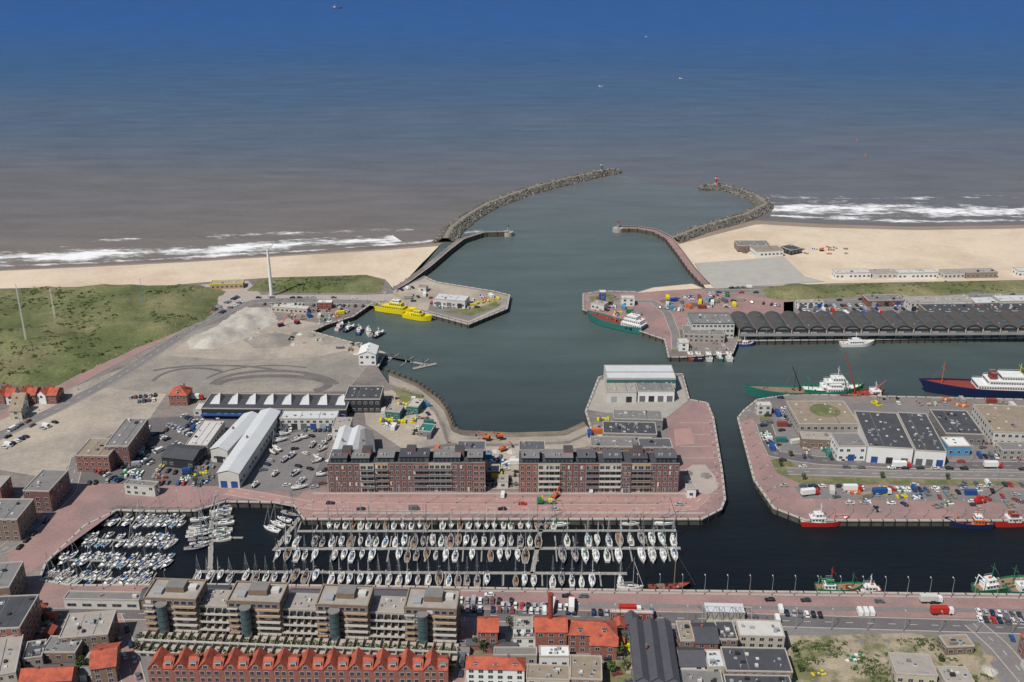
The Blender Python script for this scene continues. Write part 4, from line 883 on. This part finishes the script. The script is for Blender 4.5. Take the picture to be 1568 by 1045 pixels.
def yacht(L,hm,cover,dk=white):
    mb=MB(); Bm=L*.3; hull(mb,L,Bm,1.15,hm,dk,.35,blued,.68,N=8,cut=.32)
    mb.frus(-L*.12,L*.26,-Bm*.27,Bm*.27,1.15,1.75,.15,L*.09,.2,dk); mb.frus(-L*.08,L*.18,-Bm*.285,Bm*.285,1.3,1.6,.1,.3,.06,glass)
    for x in (L*.08,L*.3): mb.box(x,x+.5,-.25,.25,1.5 if x>L*.2 else 1.75,1.82 if x<L*.2 else 1.62,glass)
    mb.box(-L*.42,-L*.14,-Bm*.2,Bm*.2,1.12,1.2,teak); mb.box(-L*.42,-L*.14,-Bm*.28,-Bm*.2,1.12,1.5,dk); mb.box(-L*.42,-L*.14,Bm*.2,Bm*.28,1.12,1.5,dk)
    mb.frus(-L*.19,-L*.08,-Bm*.24,Bm*.24,1.5,2.15,.1,.5,.15,cover)
    mx=L*.1; mh=L*1.25; mb.cyl(mx,0,1.6,mh+1.2,.13,steel,5,.08); mb.beam((mx,0,2.5),(-L*.3,0,2.4),.1,steel); mb.beam((mx-.2,0,2.7),(-L*.29,0,2.6),.26,cover,6,.14)
    mb.beam((L*.47,0,1.5),(mx,0,mh*.97),.08,random.choice((white,cover)),4); mb.beam((-L*.49,0,1.3),(mx,0,mh+1.1),.02,steel,3)
    for s in (-1,1):
        mb.beam((mx,s*Bm*.45,1.3),(mx,0,mh),.02,steel,3); mb.beam((mx,0,mh*.55),(mx-.1,s*.9,mh*.57),.05,steel,3)
    mb.beam((-L*.47,-Bm*.3,1.9),(-L*.47,Bm*.3,1.9),.04,steel); 
    return mb.mesh('yacht')
yms=[yacht(L,hm,cv,dk) for L,hm,cv,dk in ((10.5,white,blue,white),(11.5,white,white,offw),(9.5,white,blued,white),(12,blued,white,offw),(10.5,white,cyan,white),(11,offw,redox,teak),(10,white,green,white),(12.5,white,blued,teak),(11,white,white,white),(9,white,grroof,offw),(11.5,blued,blued,grroof2),(10,offw,white,white))]
def motor(L,cv,hm):
    mb=MB(); Bm=L*.34; hull(mb,L,Bm,1.2,hm,offw,.5,blued,.85,N=7,cut=.45)
    mb.frus(-L*.18,L*.2,-Bm*.32,Bm*.32,1.2,2.0,.1,L*.08,.12,white); mb.frus(-L*.15,L*.12,-Bm*.28,Bm*.28,2.0,2.55,.2,.6,.15,glass,white); mb.box(-L*.14,L*.03,-Bm*.26,Bm*.26,2.56,2.66,white)
    mb.frus(-L*.45,-L*.19,-Bm*.34,Bm*.34,1.25,2.0,.3,.1,.15,cv); mb.box(-L*.5-.3,-L*.5,-.3,.3,.2,1.4,black); mb.beam((L*.3,-Bm*.2,1.9),(L*.49,0,2.2),.04,steel); mb.beam((L*.3,Bm*.2,1.9),(L*.49,0,2.2),.04,steel); mb.cyl(-L*.05,0,2.6,4.2,.05,steel,4)
    return mb.mesh('motorboat')
mms=[motor(L,cv,hm) for L,cv,hm in ((7.5,blue,white),(8.5,blued,white),(7,offw,white),(8,cyan,white),(9,white,blued),(7.5,teak,white),(8.5,grroof,offw))]
def boats(a,b,step,ms,name,flip=0,fill=.93,perp=True,off=0,scl=1,tilt=0):
    A=P(*a,WZ);Bq=P(*b,WZ);d=Bq-A;L=d.length;u=d.normalized();nv=Vector((-u.y,u.x,0));ang=math.atan2(d.y,d.x)+(math.pi/2 if perp else 0)+tilt; n=int(L/step); i=0
    x=0
    while x<=L:
        if R()<fill:
            p=A+u*(x+U(-.3,.3))+nv*(off+U(-.7,.7)); 
            k=ang+(math.pi if R()<(.35 if not flip else .65) else 0)+U(-.05,.05); inst(random.choice(ms),name,(p.x,p.y,WZ+.05),k,scl*U(.82,1.06))
        x+=step*U(.92,1.1)
def pont(a,b,w=2.2,fing=0,fl=9,step=9):
    A=P(*a,WZ);Bq=P(*b,WZ);d=Bq-A;L=d.length; mb=MB(); mb.box(0,L,-w/2,w/2,-.2,.55,dark,wood)
    n=int(L/step)
    for i in range(n+1):
        x=min(L-.6,i*step)
        if fing:
            if fing in(1,3): mb.box(x,x+.7,w/2,w/2+fl,-.1,.5,dark,wood)
            if fing in(2,3): mb.box(x,x+.7,-w/2-fl,-w/2,-.1,.5,dark,wood)
        mb.cyl(x,w/2+.3,-1,3.6,.18,dark,6); 
        if i%2: mb.box(x-.2,x+.2,-w/2+.1,-w/2+.5,.55,1.7,white)
    mb.obj('floating_pontoon',(A.x,A.y,WZ),math.atan2(d.y,d.x))
pont((455,815),(1035,814),2.0,1,8,9); boats((505,805),(850,805),4.2,yms,'sailing_yacht',scl=.95)
boats((440,832),(825,831),4.4,yms,'sailing_yacht',scl=.98); pont((425,842),(1042,841),2.4,3,10,9); boats((425,853),(825,852),4.4,yms,'sailing_yacht',1)
boats((868,831),(1040,829),5.2,yms,'sailing_yacht',scl=1.15,fill=.85); boats((862,854),(1040,853),5.4,yms,'sailing_yacht',1,scl=1.2,fill=.9)
boats((838,806),(860,806),6,yms,'sailing_yacht',scl=1.2,perp=False); boats((915,805),(1060,803),18,yms,'sailing_yacht',perp=False,scl=1.35)
boats((378,884),(498,885),4.6,yms,'sailing_yacht',scl=.92); boats((508,889),(950,893),4.4,yms,'sailing_yacht',scl=.98,fill=.9); pont((300,877),(960,880),2.2,2,9,9); boats((965,901),(1000,902),16,yms,'sailing_yacht',perp=False,scl=1.3)
boats((305,884),(360,885),4.6,yms,'sailing_yacht',scl=.9)
pont((462,790),(420,845),2.4); pont((828,812),(815,880),2.2); pont((325,772),(322,875),2.4)
for i in range(11):
    y=778+i*6.3
    for s,x in ((0,308),(3.14,342)):
        if R()<.85: p=P(x+U(-3,3)-i*.4,y,WZ+.05); inst(random.choice(yms),'sailing_yacht',p,s+.25+U(-.1,.1),1.05)
pont((345,825),(372,825),1.6); pont((410,806),(450,806),1.6); boats((415,812),(445,790),5,yms,'sailing_yacht',fill=.8)
for (a,b) in [((165,797),(284,800)),((132,828),(268,831)),((96,859),(262,862)),((72,887),(236,890))]:
    pont(a,b,1.8,3,5,7)
    boats((a[0]+3,a[1]-5.5),(b[0]+3,b[1]-5.5),3.4,mms+yms[:2],'motorboat',fill=.88,scl=.9,tilt=-.35); boats((a[0],a[1]+5.5),(b[0]-3,b[1]+5.5),3.4,mms+yms[:2],'motorboat',1,fill=.85,scl=.9,tilt=-.35)
for i in range(9):
    for j in range(5):
        if R()<.8:
            x=392+j*23+i*5.5+U(-5,5);y=742-i*9.5+j*1.5+U(-3,3)
            if x<505:
                if R()<.55: p=P(x,y,.9); o=inst(random.choice(mms[1:3]+mms[5:]+yms[8:9]),'boat_on_trailer',p,random.choice((.3,1.2,1.0,2.6))+U(-.3,.3),.8)
                else: veh(x,y,random.choice((.3,1.2,1.0,2.6)),'car' if R()<.8 else 'van')
# ---------------- ships
def ship(name,ctr,ang,L,Bm,fb,hm,deck,sup,boot=redox,sheer=2,bul=1.2,masts=(),cranes=(),gantry=None,extra=None,rim=None,stern=.8,cut=.6):
    mb=MB(); hull(mb,L,Bm,fb,hm,deck,sheer,boot,stern,bul,14,rim,cut)
    for (x0,x1,hw,z0,z1,m) in sup:
        X0,X1=-L/2+x0*L,-L/2+x1*L; hw*=Bm/2; mb.frus(X0,X1,-hw,hw,z0,z1,.1,.4,.1,m)
        if z1-z0>1.8:
            n=int((X1-X0)/1.6)
            for i in range(n):
                for s in (-1,1): mb.box(X0+.5+i*1.6,X0+1.5+i*1.6,s*hw-.06,s*hw+.06,z0+(z1-z0)*.5,z0+(z1-z0)*.8,glass)
            mb.box(X1-.34,X1-.1,-hw*.85,hw*.85,z0+(z1-z0)*.5,z0+(z1-z0)*.8,glass); mb.box(X0-.2,X1-.1,-hw-.15,hw+.15,z1,z1+.15,m)
            for s in (-1,1): mb.beam((X0,s*hw,z1+1.1),(X1-.4,s*hw,z1+1.1),.06,white,3)
            mb.box(X0+1,X0+2,-.4,.4,z1+.15,z1+1.0,random.choice((orangep,steel,m)))
    for (x,z0,h,m) in masts:
        X=-L/2+x*L; mb.beam((X,0,z0),(X,0,z0+h),.25,m,6,.12); mb.beam((X,-Bm*.25,z0+h*.7),(X,Bm*.25,z0+h*.7),.1,m); mb.beam((X,0,z0+h*.9),(X+h*.5,0,z0+.5),.04,steel,3)
    for (x,z0,dx,dy,dz,m) in cranes:
        X=-L/2+x*L; mb.beam((X,0,z0),(X,0,z0+3),.5,m,6); mb.beam((X,0,z0+3),(X+dx,dy,z0+3+dz),.4,m,4,.2); mb.beam((X+dx,dy,z0+3+dz),(X+dx,dy,z0+1+dz*.3),.04,dark,3)
    if gantry:
        x,h,m=gantry; X=-L/2+x*L
        for s in (-1,1): mb.beam((X,s*Bm*.38,fb),(X+.6,s*Bm*.3,fb+h),.25,m)
        mb.beam((X+.6,-Bm*.32,fb+h),(X+.6,Bm*.32,fb+h),.3,m)
    if bul:
        for i in range(9): mb.box(-L*.4+i*L*.08,-L*.4+i*L*.08+.8,Bm*.2*(-1)**i-.5,Bm*.2*(-1)**i+.5,fb,fb+.8,random.choice((steel,dark,orangep,hm)))
    p=P(*ctr,WZ); mb.obj(name,p,ang)
    return p
rad=math.radians
ship('pilot_vessel',(640,489),rad(-24),25,7.5,2.2,yellow,yellow,[(.3,.66,.7,2.2,4.8,yellow),(.38,.6,.55,4.8,7,yellow)],masts=[(.48,7,7,yellow)],boot=blued,rim=yellow)
ship('pilot_vessel',(608,479),rad(-20),36,9,3,yellow,yellow,[(.2,.7,.75,3,5.6,yellow),(.35,.64,.65,5.6,8.4,yellow),(.42,.58,.5,8.4,10.6,white)],masts=[(.5,10.6,7,yellow),(.15,3,6,yellow)],boot=blued)
ship('offshore_supply_vessel',(942,501),rad(145),50,12,4,teal,redox,[(.02,.36,.8,4,7,white),(.05,.32,.68,7,10,white),(.12,.28,.6,10,12.6,white)],masts=[(.2,12.6,9,orangep),(.85,5,7,orangep)],cranes=[(.5,4,8,2,5,orangep)],boot=blue,sheer=3)
ship('fishing_trawler',(1215,607),rad(180),66,11,3.6,teal,teak,[(.04,.2,.75,3.6,6.6,white),(.06,.17,.6,6.6,9,white)],masts=[(.12,9,7,white),(.5,3.6,17,dark),(.8,4,9,green)],gantry=(.02,8,green),cranes=[(.45,4,6,0,14,dark)],sheer=3.5)
ship('fishing_trawler',(1275,605),rad(2),40,10,4,green,white,[(.3,.75,.8,4,7,white),(.35,.7,.7,7,10,white),(.45,.65,.6,10,12.5,white)],masts=[(.55,12,8,white),(.9,5,8,green)],gantry=(.06,8,green),sheer=3)
ship('dredger_ship',(1318,610),rad(4),30,9,3,redox,redox,[(.7,.9,.7,3,5.5,white)],cranes=[(.35,3,-9,2,26,red),(.8,3,6,0,6,red)],masts=[(.8,5.5,6,white)])
ship('cargo_trawler',(1530,604),rad(176),104,16,5,blued,redox,[(.3,.66,.85,5,8.2,white),(.34,.6,.75,8.2,11.2,white),(.38,.52,.65,11.2,14.2,white),(.54,.58,.35,11.2,15,redox)],masts=[(.4,14,8,yellow),(.86,6,16,orangep),(.15,5.5,12,orangep)],boot=redox,sheer=3.5,rim=red)
ship('fishing_boat',(1262,803),rad(2),25,7,2.2,red,white,[(.2,.5,.7,2.2,4.6,white),(.28,.45,.55,4.6,6.6,white)],masts=[(.4,6.6,6,white),(.7,2.5,5,orangep)],boot=redox,rim=white,bul=.8)
ship('fishing_boat',(1482,806),rad(175),24,6.5,2,blued,redox,[(.2,.42,.7,2,4.6,orangep),(.26,.4,.55,4.6,6.4,white)],masts=[(.35,6.4,6,orangep),(.75,2.5,6,orangep)],bul=.8)
ship('fishing_boat',(1560,803),rad(3),28,7,2.2,red,teal,[(.25,.5,.7,2.2,4.6,white),(.3,.45,.55,4.6,6.6,redox)],masts=[(.4,6.6,7,steel),(.8,2.5,6,steel)],bul=.8,boot=green)
ship('fishing_trawler',(1285,906),rad(0),22,6,2,green,teak,[(.15,.4,.7,2,4.4,white),(.2,.36,.5,4.4,6.3,green)],masts=[(.3,6,7,red),(.75,2.5,8,green)],gantry=(.08,5,green),bul=.8)
ship('fishing_trawler',(1320,908),rad(180),16,5,1.6,redox,white,[(.15,.5,.7,1.6,4,white)],masts=[(.3,4,6,white)],bul=.7)
ship('fishing_trawler',(1530,903),rad(15),27,7.5,2.4,green,teak,[(.15,.4,.7,2.4,5,white),(.2,.36,.5,5,7.2,white)],masts=[(.3,7,8,green),(.75,3,9,green)],gantry=(.08,6,white),bul=1)
ship('fishing_trawler',(1590,908),rad(5),30,8,2.4,teal,teak,[(.15,.4,.7,2.4,5,white)],masts=[(.3,5,9,red)],bul=1)
for x,c in ((1056,redox),(1068,blued),(1084,white),(1100,teal),(1115,white)): ship('fishing_boat',(x,548),rad(88),17,5,1.6,c,offw,[(.3,.6,.65,1.6,3.8,white)],masts=[(.4,3.8,5,steel)],bul=.7)
ship('fishing_boat',(1192,526),rad(2),13,4.2,1.4,blued,orangep,[(.3,.6,.6,1.4,3.6,yellow)],bul=.6,masts=[(.4,3.5,4,white)]); ship('fishing_boat',(1212,526),rad(2),13,4.2,1.4,redox,offw,[(.3,.6,.6,1.4,3.6,white)],bul=.6,masts=[(.4,3.5,4,white)])
ship('patrol_boat',(1312,530),rad(3),25,7,2,white,offw,[(.25,.65,.7,2,4.2,white),(.35,.55,.5,4.2,6,white)],boot=redox,bul=.5,masts=[(.45,6,5,white)])
ship('fishing_boat',(1142,530),rad(3),13,4.2,1.4,blue,offw,[(.3,.6,.6,1.4,3.6,white)],bul=.6,masts=[(.4,3.5,4,white)])
ship('old_sailing_ship',(1025,903),rad(3),20,5,1.5,black,redox,[(.2,.4,.5,1.5,2.6,brickb)],masts=[(.6,1.5,20,teak)],bul=.5)
for i,(x,y) in enumerate([(520,503),(535,506),(550,510),(565,512),(580,515),(515,490),(490,503),(505,498)]): ship('work_boat',(x,y),rad(U(60,110)),13,4,1.4,(white,blued,blue)[i%3],offw,[(.3,.65,.65,1.4,3.4,white)],bul=.4,masts=[(.5,3.4,4,white)])
for x,y,L in ((517,13,34),(920,133,8),(1043,121,8),(990,57,8)): ship('distant_boat',(x,y),0,L,L*.25,L*.08,white if x!=517 else redox,redox,[(.05,.3,.8,L*.08,L*.16+1,white)],masts=[(.2,L*.16,L*.3,white)],bul=.2,sheer=.5)
for x,y in ((1312,217),(1325,240)):
    mb=MB(); mb.cyl(0,0,-.5,1.0,1.2,orangep,10); mb.cyl(0,0,1.0,3,.5,orangep,8,.2); mb.cyl(0,0,3,3.5,.4,yellow,8); mb.obj('navigation_buoy',P(x,y,WZ))
pont((580,546),(632,556),3); pont((632,566),(668,558),3); pont((600,550),(655,560),3,3,8,12)
# ---------------- turbine, masts, lamps
mb=MB(); mb.cyl(0,0,0,40,1.5,white,14,.9); mb.box(-3.2,2.2,-1,1,40,42,white); mb.beam((2.2,0,41),(3.4,0,41),.8,white,8,.3)
for s in (-1,1):
    mb.frus(2.5,2.9,min(0,s*15),max(0,s*15),40.7,41.2,.05,.05,.1,white)
mb.box(-3,3,-3,3,0,.6,conc); mb.obj('wind_turbine',P(416,453,0))
def mast(px,py,h,lat=False,m=None):
    mb=MB(); m=m or white; w_=.5
    if lat:
        for sx in (-w_,w_):
            for sy in (-w_,w_): mb.beam((sx,sy,0),(sx*.4,sy*.4,h),.09,m,3)
        for k in range(int(h/1.5)): z=k*1.5; mb.beam((-w_,-w_,z),(w_*.8,-w_*.8,z+1.5),.06,m,3); mb.beam((w_,w_,z),(-w_*.8,w_*.8,z+1.5),.06,m,3)
    else: mb.cyl(0,0,0,h,.28,m,6,.12)
    mb.cyl(0,0,h,h+1.5,.15,red,5); mb.box(-1,1,-1,1,0,.5,conc); mb.obj('radio_mast',P(px,py,.0))
mast(42,533,46,True); mast(85,492,26,True); mast(220,470,22,False,cyan)
def lampm(h=9):
    mb=MB(); mb.cyl(0,0,0,h,.12,steel,6,.07); mb.beam((0,0,h),(1.4,0,h+.3),.06,steel); mb.frus(1.1,2.0,-.18,.18,h+.15,h+.38,.05,.05,.03,offw); mb.cyl(0,0,0,.5,.22,dark,6); return mb.mesh('lamp')
lm=lampm()
def lamps(a,b,n,ang=1.57):
    for i in range(n):
        p=P(a[0]+(b[0]-a[0])*i/(n-1),a[1]+(b[1]-a[1])*i/(n-1)); inst(lm,'street_lamp',(p.x,p.y,.1),ang)
lamps((480,792),(1070,792),22); lamps((110,902),(640,904),12); lamps((700,906),(1560,916),26); lamps((480,770),(1050,772),14); lamps((1240,792),(1560,793),12); lamps((1102,765),(1088,650),8,3.1)
lamps((1142,650),(1180,770),8,0); lamps((720,952),(1550,970),16); lamps((0,662),(330,484),12); lamps((400,461),(590,461),8); lamps((1230,702),(1560,708),10); lamps((1140,519),(1560,514),14); lamps((190,778),(300,778),5)
mb=MB(); mb.box(-3,3,-1.3,1.3,.6,2.4,red); [mb.cyl(x,.5,s*1.3-.2,s*1.3+.2,.5,rubber,8,axis='y') for x in(-2,0,2) for s in(-1,1)]
mb.box(-1.8,.6,-1,1,2.4,4.2,red); mb.beam((0,0,4),(11,2,22),.4,greyp,4,.2); mb.beam((11,2,22),(11.5,2,6),.05,dark,3); mb.obj('mobile_crane',P(1500,770,.13),.3)
mb=MB(); mb.box(-2,8,-.5,.5,0,1.6,teal); mb.box(-2,1,-1.5,1.5,1.6,3.4,green); mb.cyl(1,0,1.6,5,.4,yellow,8); mb.beam((1,0,5),(8,0,6),.3,green); mb.box(4,6,-1.2,1.2,1.6,3,yellow); mb.obj('mobile_crane',P(828,772,.13),0)
mb=MB(); mb.box(-2,2,-1.3,1.3,0,2.6,blued,red); mb.beam((1,0,2),(6,0,8),.35,red); mb.beam((6,0,8),(10,0,3),.3,redox); mb.obj('mobile_crane',P(455,496,.13),2.4)
inst(mb.mesh('crane'),'mobile_crane',P(430,500,.13),.6)
# ---------------- trees
def tree(px,py,h=7):
    mb=MB(); mb.beam((0,0,0),(0,0,h*.45),.22,bark,6,.12)
    for i in range(5):
        a=i*1.26+U(-.3,.3); mb.beam((0,0,h*.35),(math.cos(a)*h*.22,math.sin(a)*h*.22,h*.65),.09,bark,4,.04)
    for i in range(170):
        d=Vector((U(-1,1),U(-1,1),U(-1,1))); 
        if d.length>1: d.normalize()
        rr=1+.35*noise.noise(d*2+Vector((px,py,0))); p=Vector((d.x*h*.3*rr,d.y*h*.3*rr,h*.68+d.z*h*.3*rr)); e=Vector((U(-1,1),U(-1,1),U(-.7,.7))).normalized()*h*.07; f=e.orthogonal().normalized()*h*.06
        mb.poly([p-e,p+f,p+e,p-f],leaf if R()<.6 else grassd)
    mb.obj('tree',P(px,py,0),U(0,6))
for x,y,h in [(740,1000,6),(728,992,5),(948,1008,7),(936,1032,6),(118,1040,6),(125,1028,7),(955,985,5),(210,1000,6),(216,985,5),(690,1035,6),(1230,735,4),(1195,715,4),(1365,1010,4),(1440,1015,4),(1210,700,4),(300,742,5),(780,960,5),(70,955,5),(80,1015,5),(1350,733,4),(1450,735,4),(40,960,5),(165,1035,5),(958,1030,6),(1215,1000,4),(1225,1030,4)]: tree(x,y,h)
# ---------------- light, world, camera
az=rad(180+42); el=rad(52)
w=bpy.data.worlds.new('World'); sc.world=w; w.use_nodes=True; nt=w.node_tree; sk=nt.nodes.new('ShaderNodeTexSky'); sk.sky_type='NISHITA'; sk.sun_disc=False; sk.sun_elevation=el; sk.sun_rotation=az; sk.altitude=200; sk.dust_density=.7
bg=nt.nodes['Background']; nt.links.new(sk.outputs[0],bg.inputs[0]); bg.inputs[1].default_value=.075
sd=bpy.data.lights.new('sun','SUN'); sd.energy=4.6; sd.angle=rad(.5); sd.color=(1,.955,.89); so=bpy.data.objects.new('sun',sd); sc.collection.objects.link(so)
dirv=Vector((math.sin(az)*math.cos(el),math.cos(az)*math.cos(el),math.sin(el))); so.rotation_euler=dirv.to_track_quat('Z','Y').to_euler()
cd=bpy.data.cameras.new('camera'); cd.lens=36*F/1568; cd.clip_end=60000; cd.clip_start=1; co=bpy.data.objects.new('camera',cd); co.location=(0,0,H); co.rotation_euler=(math.pi/2-TH,0,0); sc.collection.objects.link(co); sc.camera=co
sc.view_settings.view_transform='Standard'; sc.view_settings.look='None'; sc.view_settings.exposure=0
print('objs',len(bpy.data.objects))
